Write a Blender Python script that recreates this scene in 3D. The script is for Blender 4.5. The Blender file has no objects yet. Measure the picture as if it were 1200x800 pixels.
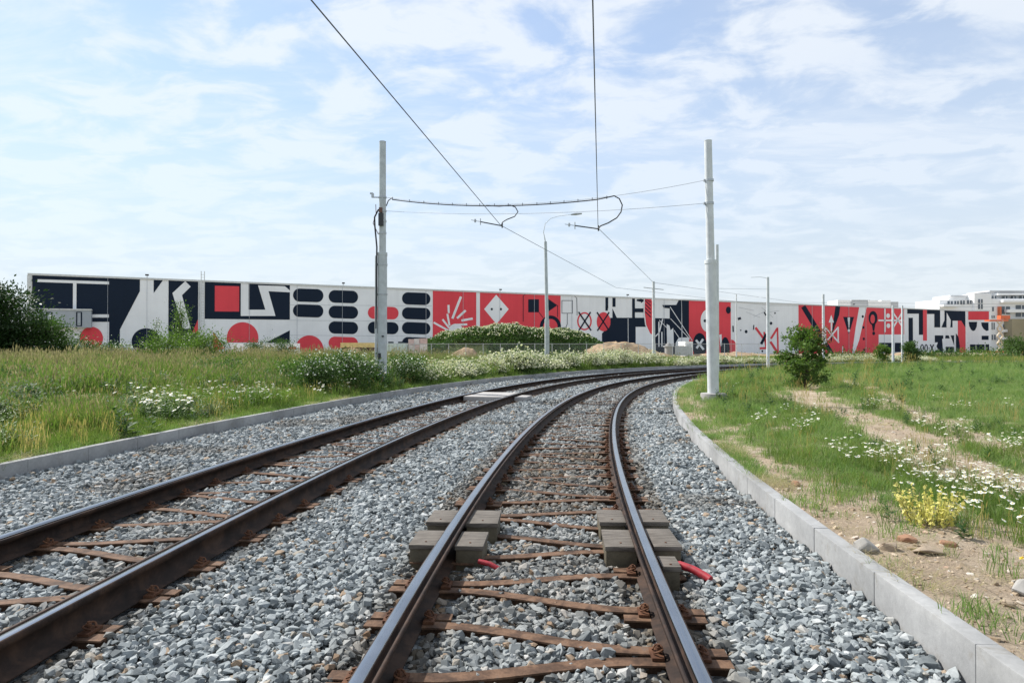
import bpy, bmesh, math, random
import numpy as np
from mathutils import Vector, Matrix, Euler

rng = np.random.default_rng(11)
random.seed(11)
sc = bpy.context.scene
C = sc.collection

# ------------------------------------------------------------------ camera, sky, sun, exposure
F, HX, HY, CAMZ = 780.0, 600.0, 407.0, 1.59          # focal length and horizon in a 1200 px wide frame
cam = bpy.data.cameras.new("camera")
cam.sensor_width = 36.0
cam.lens = F / 1200 * 36.0
cam.clip_start, cam.clip_end = 0.1, 6000
camo = bpy.data.objects.new("camera", cam)
camo.location = (0, 0, CAMZ)
camo.rotation_euler = (math.radians(90) + math.atan(7 / F), 0, 0)
C.objects.link(camo)
sc.camera = camo

SUN_DIR = Vector((-0.80, 0.52, 0.95)).normalized()     # towards the sun: left, ahead
SUN_EL = math.asin(SUN_DIR.z)
w = bpy.data.worlds.new("World")
sc.world = w
w.use_nodes = True
wn, wl = w.node_tree.nodes, w.node_tree.links
wn.clear()
def wnode(t, **k):
    n = wn.new(t)
    for a, b in k.items():
        setattr(n, a, b)
    return n
sky = wnode("ShaderNodeTexSky", sky_type='NISHITA', sun_disc=False, sun_elevation=SUN_EL,
            sun_rotation=math.atan2(SUN_DIR.x, SUN_DIR.y), altitude=300, air_density=1.2, dust_density=0.1, ozone_density=1.6)
tc = wnode("ShaderNodeTexCoord")
sep = wnode("ShaderNodeSeparateXYZ")
wl.new(tc.outputs['Generated'], sep.inputs[0])
def wmath(op, a, b=None, clamp=False):
    n = wnode("ShaderNodeMath", operation=op, use_clamp=clamp)
    for i, v in enumerate((a, b)):
        if v is None:
            continue
        if isinstance(v, (int, float)):
            n.inputs[i].default_value = v
        else:
            wl.new(v, n.inputs[i])
    return n.outputs[0]
zc = wmath('MAXIMUM', sep.outputs[2], 0.0)
den = wmath('ADD', zc, 0.16)
cx_, cy_ = wmath('DIVIDE', sep.outputs[0], den), wmath('DIVIDE', sep.outputs[1], den)
cmb = wnode("ShaderNodeCombineXYZ")
wl.new(cx_, cmb.inputs[0]); wl.new(cy_, cmb.inputs[1])
def cloud(scale, stretch, rot, lo, hi, detail, dist, off=(0, 0, 0), rough=0.62):
    mp = wnode("ShaderNodeMapping")
    mp.inputs['Rotation'].default_value = (0, 0, math.radians(rot))
    mp.inputs['Scale'].default_value = (stretch[0], stretch[1], 1)
    mp.inputs['Location'].default_value = off
    wl.new(cmb.outputs[0], mp.inputs[0])
    nz = wnode("ShaderNodeTexNoise")
    nz.inputs['Scale'].default_value = scale
    nz.inputs['Detail'].default_value = detail
    nz.inputs['Roughness'].default_value = rough
    nz.inputs['Distortion'].default_value = dist
    wl.new(mp.outputs[0], nz.inputs['Vector'])
    mr = wnode("ShaderNodeMapRange", interpolation_type='SMOOTHSTEP')
    mr.inputs[1].default_value, mr.inputs[2].default_value = lo, hi
    wl.new(nz.outputs['Fac'], mr.inputs[0])
    return mr.outputs[0]
veil = cloud(0.42, (1, 1.5), 18, 0.30, 0.70, 5, 0.8, (3.1, 1.7, 0))           # thin broad veil
puff = cloud(3.8, (1.0, 1.3), 20, 0.40, 0.62, 10, 0.35, (0.4, 5.2, 0), 0.58)   # small broken cloudlets
streak = cloud(0.9, (0.75, 2.0), 8, 0.50, 0.72, 9, 0.7, (5.2, 2.2, 0))         # long streaks
area = cloud(0.50, (1, 1), 0, 0.30, 0.48, 2, 0.2, (0.1, 3.3, 0))
puffs = wmath('MULTIPLY', puff, wmath('ADD', wmath('MULTIPLY', area, 0.62), 0.20))
c1 = wmath('MAXIMUM', puffs, wmath('MULTIPLY', streak, 0.75))
c1 = wmath('ADD', wmath('ADD', wmath('MULTIPLY', veil, 0.24), 0.34), wmath('MULTIPLY', c1, 0.80), True)
hz = wnode("ShaderNodeMapRange", interpolation_type='SMOOTHSTEP')              # thicker air seen edge-on near the horizon
hz.inputs[1].default_value, hz.inputs[2].default_value = 0.46, 0.0
hz.inputs[3].default_value, hz.inputs[4].default_value = 0.0, 0.93
wl.new(zc, hz.inputs[0])
cov = wmath('MULTIPLY', c1, wmath('SUBTRACT', 0.92, wmath('MULTIPLY', hz.outputs[0], 0.45)), True)
SKY_STRENGTH = 0.12
gain = wnode("ShaderNodeMix", data_type='RGBA', blend_type='MULTIPLY')
gain.inputs[0].default_value = 1.0
wl.new(sky.outputs[0], gain.inputs[6])
gain.inputs[7].default_value = (0.56, 0.62, 0.68, 1)
mixc = wnode("ShaderNodeMix", data_type='RGBA')
wl.new(cov, mixc.inputs[0])
hzm = wnode("ShaderNodeMix", data_type='RGBA')                                   # pale low air
wl.new(hz.outputs[0], hzm.inputs[0])
wl.new(gain.outputs[2], hzm.inputs[6])
hzm.inputs[7].default_value = (2.52, 2.76, 3.08, 1)
wl.new(hzm.outputs[2], mixc.inputs[6])
ccol = wnode("ShaderNodeMix", data_type='RGBA', blend_type='ADD')               # cloud droplets scatter more light towards the sun's side
ccol.inputs[0].default_value = 0.10
ccol.inputs[6].default_value = (3.28, 3.44, 3.60, 1)
wl.new(gain.outputs[2], ccol.inputs[7])
wl.new(ccol.outputs[2], mixc.inputs[7])
bg = wnode("ShaderNodeBackground")
bg.inputs[1].default_value = SKY_STRENGTH
wl.new(mixc.outputs[2], bg.inputs[0])
wo = wnode("ShaderNodeOutputWorld")
wl.new(bg.outputs[0], wo.inputs[0])

sl = bpy.data.lights.new("sun", 'SUN')
sl.energy = 3.2
sl.angle = math.radians(1.2)
sl.color = (1.0, 0.965, 0.91)
so = bpy.data.objects.new("sun", sl)
so.rotation_euler = SUN_DIR.to_track_quat('Z', 'Y').to_euler()
so.location = (-30, 20, 40)
C.objects.link(so)

sc.view_settings.view_transform = 'Standard'
sc.view_settings.look = 'None'
sc.view_settings.gamma = 1.0
sc.view_settings.use_curve_mapping = False
sc.view_settings.exposure = 1.12
sc.cycles.max_bounces = 6
sc.cycles.transparent_max_bounces = 8
sc.cycles.use_denoising = True

# ------------------------------------------------------------------ small helpers
def at(px, py, Y):                       # the point at depth Y seen at that place of the photograph
    return Vector(((px - HX) / F * Y, Y, CAMZ + (HY - py) / F * Y))
def gnd(px, py, z=0.2):                  # the point at height z
    Y = F * (CAMZ - z) / (py - HY)
    return Vector(((px - HX) / F * Y, Y, z))

def tag(o, label=None, cat=None, group=None, kind=None):
    if label: o['label'] = label
    if cat: o['category'] = cat
    if group: o['group'] = group
    if kind: o['kind'] = kind
    return o
def empty(name, loc=(0, 0, 0), parent=None):
    o = bpy.data.objects.new(name, None)
    o.empty_display_size = 0.2
    o.location = loc
    C.objects.link(o)
    if parent: o.parent = parent
    return o
def link(name, me, mats=None, parent=None, loc=None, rot=None):
    o = bpy.data.objects.new(name, me)
    if mats is not None:
        for m in (mats if isinstance(mats, (list, tuple)) else [mats]):
            if len(me.materials) < (len(mats) if isinstance(mats, (list, tuple)) else 1):
                me.materials.append(m)
    C.objects.link(o)
    if parent: o.parent = parent
    if loc is not None: o.location = loc
    if rot is not None: o.rotation_euler = rot
    return o
class MB:
    """collects shapes for ONE mesh"""
    def __init__(s): s.v, s.f, s.m = [], [], []
    def add(s, vs, fs, mi=0):
        b = len(s.v)
        s.v += [tuple(p) for p in vs]
        s.f += [tuple(b + i for i in f) for f in fs]
        s.m += [mi] * len(fs)
        return s
    def box(s, c, d, rz=0.0, mi=0, taper=1.0):
        cx, cy, cz = c; hx, hy, hz = d[0] / 2, d[1] / 2, d[2] / 2
        co, si = math.cos(rz), math.sin(rz)
        vs = []
        for z, t in ((-hz, 1.0), (hz, taper)):
            for x, y in ((-hx, -hy), (hx, -hy), (hx, hy), (-hx, hy)):
                x, y = x * t, y * t
                vs.append((cx + x * co - y * si, cy + x * si + y * co, cz + z))
        return s.add(vs, [(3, 2, 1, 0), (4, 5, 6, 7), (0, 1, 5, 4), (1, 2, 6, 5), (2, 3, 7, 6), (3, 0, 4, 7)], mi)
    def tube(s, pts, r, n=8, mi=0, caps=True):
        pts = [Vector(p) for p in pts]
        if not isinstance(r, (list, tuple)): r = [r] * len(pts)
        rings, up = [], None
        for i, p in enumerate(pts):
            t = (pts[min(i + 1, len(pts) - 1)] - pts[max(i - 1, 0)]).normalized()
            if up is None:
                up = Vector((0, 0, 1)) if abs(t.z) < 0.9 else Vector((0, 1, 0))
            a = t.cross(up)
            if a.length < 1e-6: a = t.cross(Vector((1, 0, 0)))
            a.normalize(); b = a.cross(t); up = b
            rings.append([p + (a * math.cos(2 * math.pi * k / n) + b * math.sin(2 * math.pi * k / n)) * r[i] for k in range(n)])
        vs = [q for ring in rings for q in ring]
        fs = []
        for i in range(len(pts) - 1):
            for k in range(n):
                k2 = (k + 1) % n
                fs.append((i * n + k, i * n + k2, (i + 1) * n + k2, (i + 1) * n + k))
        if caps:
            fs.append(tuple(range(n - 1, -1, -1)))
            fs.append(tuple((len(pts) - 1) * n + k for k in range(n)))
        return s.add(vs, fs, mi)
    def mesh(s, name="mesh", bevel=0.0, seg=2, smooth=None):
        me = bpy.data.meshes.new(name)
        me.from_pydata(s.v, [], s.f)
        me.polygons.foreach_set('material_index', s.m)
        bm = bmesh.new(); bm.from_mesh(me)
        if bevel:
            bmesh.ops.remove_doubles(bm, verts=bm.verts, dist=1e-5)
            es = [e for e in bm.edges if len(e.link_faces) == 2 and e.calc_face_angle(0) > 0.6]
            bmesh.ops.bevel(bm, geom=es, offset=bevel, segments=seg, affect='EDGES', profile=0.6, clamp_overlap=True)
        bmesh.ops.recalc_face_normals(bm, faces=bm.faces)
        if smooth is not None:
            for f in bm.faces: f.smooth = True
            for e in bm.edges:
                if len(e.link_faces) == 2 and e.calc_face_angle(0) > smooth: e.smooth = False
        bm.to_mesh(me); bm.free()
        me.update()
        return me
    def build(s, name, mats, parent=None, bevel=0.0, smooth=None, seg=2):
        return link(name, s.mesh(name, bevel, seg, smooth), mats, parent)

def raw_mesh(name, verts, faces):        # numpy arrays; faces all of one size
    me = bpy.data.meshes.new(name)
    nv, nf, k = len(verts), len(faces), faces.shape[1]
    me.vertices.add(nv)
    me.vertices.foreach_set('co', np.ascontiguousarray(verts, dtype=np.float32).ravel())
    me.loops.add(nf * k)
    me.loops.foreach_set('vertex_index', np.ascontiguousarray(faces, dtype=np.int32).ravel())
    me.polygons.add(nf)
    me.polygons.foreach_set('loop_start', np.arange(0, nf * k, k, dtype=np.int32))
    me.update(calc_edges=True)
    return me
def fattr(me, name, arr, domain='POINT'):
    a = me.attributes.new(name, 'FLOAT', domain)
    a.data.foreach_set('value', np.ascontiguousarray(arr, dtype=np.float32))

# ------------------------------------------------------------------ materials
def newmat(name):
    m = bpy.data.materials.new(name)
    m.use_nodes = True
    nt = m.node_tree
    b = nt.nodes['Principled BSDF']
    return m, nt, b
def N(nt, t, inputs=None, **k):
    n = nt.nodes.new(t)
    for a, v in k.items(): setattr(n, a, v)
    for a, v in (inputs or {}).items():
        if hasattr(v, 'is_linked') or isinstance(v, bpy.types.NodeSocket): nt.links.new(v, n.inputs[a])
        else: n.inputs[a].default_value = v
    return n
def ramp(nt, fac, stops):
    r = nt.nodes.new('ShaderNodeValToRGB')
    el = r.color_ramp.elements
    while len(el) < len(stops): el.new(0.5)
    for e, (p, c) in zip(el, stops):
        e.position = p
        e.color = (*c, 1) if len(c) == 3 else c
    nt.links.new(fac, r.inputs[0])
    return r.outputs[0]
def noise(nt, scale, detail=4, vec=None, rough=0.6, dist=0.0):
    n = N(nt, 'ShaderNodeTexNoise', {'Scale': scale, 'Detail': detail, 'Roughness': rough, 'Distortion': dist})
    if vec is not None: nt.links.new(vec, n.inputs['Vector'])
    return n.outputs['Fac']
def wpos(nt): return N(nt, 'ShaderNodeNewGeometry').outputs['Position']
def opos(nt): return N(nt, 'ShaderNodeTexCoord').outputs['Object']
def mixc_(nt, fac, a, b, blend='MIX'):
    n = nt.nodes.new('ShaderNodeMix'); n.data_type = 'RGBA'; n.blend_type = blend
    for i, v in ((0, fac), (6, a), (7, b)):
        if isinstance(v, bpy.types.NodeSocket): nt.links.new(v, n.inputs[i])
        elif i == 0: n.inputs[0].default_value = v
        else: n.inputs[i].default_value = (*v, 1)
    return n.outputs[2]
def bump(nt, b, h, strength=0.3, dist=0.02):
    n = N(nt, 'ShaderNodeBump', {'Strength': strength, 'Distance': dist, 'Height': h})
    nt.links.new(n.outputs[0], b.inputs['Normal'])
def simple(name, col, rough=0.6, metal=0.0, var=0.18, scale=3.0, detail=5, bumps=0.0, spec=0.5, objspace=False):
    m, nt, b = newmat(name)
    p = opos(nt) if objspace else wpos(nt)
    f = noise(nt, scale, detail, p)
    c = ramp(nt, f, [(0.3, tuple(x * (1 - var) for x in col)), (0.7, tuple(min(1, x * (1 + var)) for x in col))])
    nt.links.new(c, b.inputs['Base Color'])
    b.inputs['Roughness'].default_value = rough
    b.inputs['Metallic'].default_value = metal
    b.inputs['Specular IOR Level'].default_value = spec
    if bumps: bump(nt, b, noise(nt, scale * 6, 5, p), bumps, 0.01)
    return m

def concrete(name, col, stain=0.25):
    m, nt, b = newmat(name)
    p = wpos(nt)
    f1, f2 = noise(nt, 1.3, 5, p), noise(nt, 22, 6, p, 0.7)
    rnd = N(nt, 'ShaderNodeObjectInfo').outputs['Random']
    c = ramp(nt, f1, [(0.3, tuple(x * (1 - stain) for x in col)), (0.65, col), (0.85, tuple(min(1, x * 1.12) for x in col))])
    c = mixc_(nt, 0.35, c, ramp(nt, f2, [(0.35, (0.55,) * 3), (0.7, (1.0,) * 3)]), 'MULTIPLY')
    c = mixc_(nt, 1.0, c, ramp(nt, rnd, [(0, (0.91, 0.91, 0.90)), (1, (1, 1, 1))]), 'MULTIPLY')
    f3 = noise(nt, 4.5, 7, p, 0.72, 0.5)
    c = mixc_(nt, ramp(nt, f3, [(0.56, (0, 0, 0)), (0.72, (0.6,) * 3)]), c, mixc_(nt, 1.0, c, (0.62, 0.55, 0.45), 'MULTIPLY'))
    nt.links.new(c, b.inputs['Base Color'])
    b.inputs['Roughness'].default_value = 0.9
    b.inputs['Specular IOR Level'].default_value = 0.2
    bump(nt, b, f2, 0.45, 0.006)
    return m

def rusty(name, cols, rough=0.75, scale=9.0):
    m, nt, b = newmat(name)
    p = wpos(nt)
    rnd = N(nt, 'ShaderNodeObjectInfo').outputs['Random']
    sh = N(nt, 'ShaderNodeVectorMath', {0: p, 1: (0, 0, 0)}, operation='ADD')
    f1, f2 = noise(nt, scale, 6, sh.outputs[0], 0.65, 0.3), noise(nt, scale * 7, 5, p, 0.7)
    c = ramp(nt, f1, [(0.28, cols[0]), (0.46, cols[1]), (0.60, cols[2]), (0.78, cols[3])])
    c = mixc_(nt, 0.5, c, ramp(nt, f2, [(0.3, (0.5,) * 3), (0.65, (1,) * 3)]), 'MULTIPLY')
    nt.links.new(c, b.inputs['Base Color'])
    b.inputs['Roughness'].default_value = rough
    b.inputs['Specular IOR Level'].default_value = 0.18
    bump(nt, b, f2, 0.4, 0.003)
    return m

M = {}
M['kerb'] = concrete('kerb_concrete', (0.40, 0.40, 0.395), 0.36)
M['concrete'] = concrete('pale_concrete', (0.46, 0.44, 0.42))
M['strap'] = rusty('sleeper_rust', [(0.035, 0.022, 0.015), (0.095, 0.055, 0.035), (0.18, 0.105, 0.064), (0.12, 0.10, 0.088)])
M['clip'] = rusty('clip_rust', [(0.05, 0.022, 0.012), (0.10, 0.045, 0.025), (0.16, 0.075, 0.04), (0.08, 0.05, 0.04)])
M['rail_side'] = rusty('rail_side_rust', [(0.014, 0.010, 0.008), (0.032, 0.020, 0.015), (0.062, 0.036, 0.024), (0.035, 0.030, 0.027)], 0.7, 5.0)
m, nt, b = newmat('rail_running_surface')
p = wpos(nt)
nt.links.new(ramp(nt, noise(nt, 3, 4, p), [(0.3, (0.26, 0.28, 0.31)), (0.7, (0.34, 0.36, 0.39))]), b.inputs['Base Color'])
b.inputs['Metallic'].default_value = 1.0
nt.links.new(ramp(nt, noise(nt, 2.5, 4, p), [(0.3, (0.17,) * 3), (0.7, (0.27,) * 3)]), b.inputs['Roughness'])
M['rail_head'] = m
M['pole'] = simple('pole_grey_paint', (0.46, 0.49, 0.49), 0.5, 0.0, 0.16, 4, 7)
M['pole_white'] = simple('pole_pale_paint', (0.58, 0.60, 0.60), 0.5, 0.0, 0.13, 4, 7)
M['cable'] = simple('cable_black', (0.03, 0.032, 0.035), 0.55)
M['wire'] = simple('wire_grey', (0.10, 0.11, 0.12), 0.5, 0.3)
M['spanwire'] = simple('span_wire', (0.34, 0.36, 0.38), 0.5, 0.3)
M['insul'] = simple('insulator_brown', (0.12, 0.05, 0.03), 0.4)
M['steel'] = simple('galvanised', (0.42, 0.44, 0.45), 0.45, 0.6)
M['red_pipe'] = simple('red_plastic', (0.30, 0.018, 0.026), 0.5, 0, 0.35, 20)
M['seam'] = simple('panel_seam', (0.42, 0.45, 0.49), 0.6)
M['dark_glass'] = simple('dark_glazing', (0.10, 0.12, 0.14), 0.15, 0, 0.2, 0.3)

def cladding(name, col, rough=0.5):
    m, nt, b = newmat(name)
    p = wpos(nt)
    sx = N(nt, 'ShaderNodeSeparateXYZ', {0: p})
    f = noise(nt, 0.16, 4, p)
    c = ramp(nt, f, [(0.3, tuple(x * 0.93 for x in col)), (0.7, tuple(min(1, x * 1.05) for x in col))])
    mp = N(nt, 'ShaderNodeMapping', {0: p, 3: (1.4, 1.4, 0.05)})
    c = mixc_(nt, 0.5, c, ramp(nt, noise(nt, 1.0, 6, mp.outputs[0], 0.65), [(0.34, (0.90, 0.90, 0.90)), (0.54, (1, 1, 1))]), 'MULTIPLY')
    # fine horizontal ribs of the sandwich panels
    wv = N(nt, 'ShaderNodeMath', {0: sx.outputs[2], 1: 2 * math.pi / 0.25}, operation='MULTIPLY')
    sn = N(nt, 'ShaderNodeMath', {0: wv.outputs[0]}, operation='SINE')
    nt.links.new(c, b.inputs['Base Color'])
    b.inputs['Roughness'].default_value = rough
    b.inputs['Specular IOR Level'].default_value = 0.12
    bump(nt, b, sn.outputs[0], 0.25, 0.01)
    return m
WHITE, BLACK, RED, GREY = (cladding('cladding_white', (0.82, 0.84, 0.86)), cladding('cladding_black_hazed', (0.013, 0.022, 0.040), 0.8),  # black lifted to navy: haze of the distance is painted into the colour
                     cladding('cladding_red', (0.74, 0.075, 0.095)), cladding('cladding_grey', (0.36, 0.40, 0.44)))
MC = {'W': WHITE, 'K': BLACK, 'R': RED, 'G': M['seam']}

def leafmat(name, cols, rough=0.6, trans=0.45, objrand=True, nscale=0.6):
    m, nt, b = newmat(name)
    out = nt.nodes['Material Output']
    p = wpos(nt)
    f = noise(nt, nscale, 3, p)
    rnd = N(nt, 'ShaderNodeObjectInfo').outputs['Random'] if objrand else noise(nt, 37.0, 2, p)
    mixv = N(nt, 'ShaderNodeMath', {0: f, 1: rnd}, operation='ADD')
    hv = N(nt, 'ShaderNodeMath', {0: mixv.outputs[0], 1: 0.5}, operation='MULTIPLY')
    st = [(0.12 + 0.76 * i / (len(cols) - 1), c) for i, c in enumerate(cols)]
    c = ramp(nt, hv.outputs[0], st)
    nt.links.new(c, b.inputs['Base Color'])
    b.inputs['Roughness'].default_value = rough
    b.inputs['Specular IOR Level'].default_value = 0.25
    tr = N(nt, 'ShaderNodeBsdfTranslucent')
    bright = mixc_(nt, 1.0, c, (1.2, 1.35, 0.85), 'MULTIPLY')
    nt.links.new(bright, tr.inputs[0])
    mx = N(nt, 'ShaderNodeMixShader', {0: trans, 1: b.outputs[0], 2: tr.outputs[0]})
    nt.links.new(mx.outputs[0], out.inputs['Surface'])
    return m
L = {}
L['grass'] = leafmat('grass_green', [(0.06, 0.105, 0.024), (0.105, 0.165, 0.036), (0.155, 0.215, 0.05), (0.23, 0.25, 0.085)])
L['lawn'] = leafmat('lawn_green', [(0.10, 0.175, 0.050), (0.15, 0.24, 0.072), (0.21, 0.28, 0.095), (0.32, 0.32, 0.16)])
L['tall'] = leafmat('tall_grass_green', [(0.08, 0.135, 0.028), (0.12, 0.185, 0.04), (0.155, 0.215, 0.052), (0.20, 0.225, 0.08)])
L['seed'] = leafmat('seed_heads', [(0.20, 0.17, 0.10), (0.28, 0.23, 0.15), (0.36, 0.30, 0.22)])
L['straw'] = leafmat('dead_straw', [(0.28, 0.24, 0.15), (0.40, 0.34, 0.22), (0.48, 0.42, 0.29)])
L['dry'] = leafmat('dry_stalks', [(0.30, 0.26, 0.10), (0.40, 0.32, 0.13), (0.45, 0.35, 0.18)])
L['weed'] = leafmat('weed_leaves', [(0.035, 0.08, 0.026), (0.055, 0.11, 0.036), (0.085, 0.145, 0.048)])
L['fresh'] = leafmat('leaves_fresh', [(0.045, 0.09, 0.022), (0.08, 0.14, 0.034), (0.13, 0.19, 0.05)], 0.5, 0.4, False, 1.5)
L['petal'] = leafmat('white_petals', [(0.70, 0.70, 0.66), (0.80, 0.80, 0.77)], 0.6, 0.2)
L['cream'] = leafmat('cream_blossom', [(0.46, 0.46, 0.30), (0.62, 0.60, 0.45), (0.74, 0.72, 0.60)], 0.7, 0.25, False, 2.0)
L['yellow'] = leafmat('yellow_blossom', [(0.55, 0.50, 0.13), (0.68, 0.62, 0.22), (0.68, 0.52, 0.26)], 0.7, 0.3, False, 5.0)
L['heart'] = simple('flower_heart', (0.55, 0.38, 0.02), 0.8)
L['dark'] = leafmat('leaves_dark', [(0.014, 0.035, 0.010), (0.025, 0.055, 0.014), (0.04, 0.075, 0.02)], 0.5, 0.22, False, 1.2)
L['mid'] = leafmat('leaves_mid', [(0.035, 0.075, 0.018), (0.06, 0.115, 0.026), (0.095, 0.155, 0.036)], 0.5, 0.3, False, 1.2)
L['light'] = leafmat('leaves_light', [(0.06, 0.12, 0.018), (0.10, 0.17, 0.028), (0.15, 0.21, 0.04)], 0.5, 0.35, False, 1.2)
L['redleaf'] = leafmat('leaves_reddish', [(0.20, 0.09, 0.03), (0.26, 0.11, 0.04)], 0.5, 0.3, False, 1.2)
M['bark'] = simple('bark', (0.10, 0.075, 0.055), 0.9, 0, 0.4, 12, 6, 0.5)
M['stem'] = simple('weed_stem', (0.16, 0.13, 0.06), 0.9, 0, 0.3, 6)

# ------------------------------------------------------------------ the line of the tracks
DS = 0.25
S0, S1 = -45.0, 420.0
_n = int((S1 - S0) / DS)
_s = S0 + DS * np.arange(_n + 1)
def curv(s):
    k = np.where(s < -12, 0.0, 1 / 98.9)
    t = np.clip((s - 18.0) / 9.0, 0, 1)
    k = k + t * 0.0083
    return k
_th = np.zeros(_n + 1)
_th[1:] = np.cumsum(curv(_s[:-1] + DS / 2) * DS)
i0 = int(round((0 - S0) / DS))
_th -= _th[i0]
_th = np.minimum(_th, math.radians(92))
_x = np.concatenate([[0], np.cumsum(np.sin(_th[:-1] + np.diff(_th) / 2) * DS)])
_y = np.concatenate([[0], np.cumsum(np.cos(_th[:-1] + np.diff(_th) / 2) * DS)])
_x += -0.12 - _x[i0]
_y += -3.44 - _y[i0]
def path(s, off=0.0):
    """point and heading at length s; off > 0 lies to the left (outside of the bend)"""
    x, y, t = np.interp(s, _s, _x), np.interp(s, _s, _y), np.interp(s, _s, _th)
    return x - off * np.cos(t), y + off * np.sin(t), t
_px, _py, _pt = _x[::4], _y[::4], _th[::4]
def so_of(X, Y):
    """(s, off) of plan points"""
    X, Y = np.asarray(X, float), np.asarray(Y, float)
    out_s, out_o = np.empty(len(X)), np.empty(len(X))
    for a in range(0, len(X), 4000):
        xx, yy = X[a:a + 4000, None], Y[a:a + 4000, None]
        d = (xx - _px) ** 2 + (yy - _py) ** 2
        k = d.argmin(1)
        t = _pt[k]
        dx, dy = xx[:, 0] - _px[k], yy[:, 0] - _py[k]
        al = dx * np.sin(t) + dy * np.cos(t)
        out_s[a:a + 4000] = _s[::4][k] + al
        out_o[a:a + 4000] = -dx * np.cos(t) + dy * np.sin(t)
    return out_s, out_o
TL, GA = 3.30, 0.735                       # offset of the left track, half the rail spacing
KR0, KR1, KL0, KL1 = -2.05, -2.16, 6.50, 6.61
KTOP = 0.215

def vnoise(x, y, sc_=1.0, seed=0):
    """cheap smooth value noise in the plan"""
    x, y = np.asarray(x) * sc_ + seed * 17.13, np.asarray(y) * sc_ + seed * 9.71
    xi, yi = np.floor(x), np.floor(y)
    fx, fy = x - xi, y - yi
    fx, fy = fx * fx * (3 - 2 * fx), fy * fy * (3 - 2 * fy)
    def h(a, b):
        v = np.sin(a * 127.1 + b * 311.7 + seed) * 43758.5453
        return v - np.floor(v)
    return (h(xi, yi) * (1 - fx) + h(xi + 1, yi) * fx) * (1 - fy) + (h(xi, yi + 1) * (1 - fx) + h(xi + 1, yi + 1) * fx) * fy
def sm(a, b, x):
    t = np.clip((x - a) / (b - a), 0, 1)
    return t * t * (3 - 2 * t)
def zleft(X, Y, off):
    d = off - KL1
    nearY = 1 - sm(36, 60, Y)
    z = 0.17 + 0.24 * sm(1.0, 9.0, d) * nearY - 0.12 * sm(10, 28, d) * nearY
    return z + (vnoise(X, Y, 0.35, 3) - 0.5) * 0.16 * sm(0.3, 3, d)
def zright(X, Y, off):
    d = KR1 - off
    return 0.175 + (vnoise(X, Y, 0.5, 5) - 0.5) * 0.12 * sm(0.1, 1.5, d) + (vnoise(X, Y, 2.2, 8) - 0.5) * 0.03
# wheel ruts across the right-hand meadow
RUT1 = [gnd(*p) for p in ((1330, 600), (1200, 568), (1110, 540), (1060, 516), (1013, 490), (960, 470), (930, 455))]
RUT2 = [gnd(*p) for p in ((1290, 560), (1200, 531), (1150, 517), (1083, 487), (1033, 461), (990, 446))]
def seg_dist(X, Y, poly):
    d = np.full(len(X), 1e9)
    for a, b in zip(poly[:-1], poly[1:]):
        ux, uy = b.x - a.x, b.y - a.y
        t = np.clip(((X - a.x) * ux + (Y - a.y) * uy) / (ux * ux + uy * uy), 0, 1)
        d = np.minimum(d, np.hypot(X - a.x - t * ux, Y - a.y - t * uy))
    return d
def bare_right(X, Y, off):
    """how far the soil lies bare, 0..1"""
    n1, n2 = vnoise(X, Y, 0.9, 1), vnoise(X, Y, 3.1, 2)
    wob = (n1 - 0.5) * 0.5 + (n2 - 0.5) * 0.35
    d1, d2 = seg_dist(X, Y, RUT1), seg_dist(X, Y, RUT2)
    bb = np.maximum(1 - sm(0.28, 0.75, d1 + wob), 1 - sm(0.1, 0.42, d2 + wob))
    dk = KR1 - off
    near = 1 - sm(14, 24, Y)
    bb = np.maximum(bb, (1 - sm(0.0, 0.75, dk + wob * 1.7)) * (0.25 + 0.7 * near))
    bb = np.maximum(bb, 0.95 * (1 - sm(1.0, 1.9, dk + wob)) * (1 - sm(4.6, 6.2, Y)))
    bb = np.maximum(bb, sm(0.50, 0.74, n1 * 0.6 + n2 * 0.4) * 0.8 * (1 - sm(24, 45, Y)) * (1 - 0.7 * sm(4, 6.5, dk)))
    return np.clip(bb, 0, 1)

def strip(name, ss, offs, zf, mat, attr=None):
    S, O = np.meshgrid(np.array(ss), np.array(offs), indexing='ij')
    x, y, t = path(S.ravel(), O.ravel())
    z = zf(x, y, O.ravel())
    ns, no = len(ss), len(offs)
    i, j = np.meshgrid(np.arange(ns - 1), np.arange(no - 1), indexing='ij')
    a = (i * no + j).ravel()
    fs = np.stack([a, a + 1, a + no + 1, a + no], 1)
    if offs[1] > offs[0]: fs = fs[:, ::-1]
    me = raw_mesh(name, np.stack([x, y, z], 1), fs)
    if attr is not None: fattr(me, attr[0], attr[1](x, y, O.ravel()))
    me.polygons.foreach_set('use_smooth', np.ones(len(fs), bool))
    o = link(name, me, mat)
    nrm = me.polygons[0].normal.z
    if nrm < 0: me.flip_normals()
    return tag(o, kind='structure')

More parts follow.
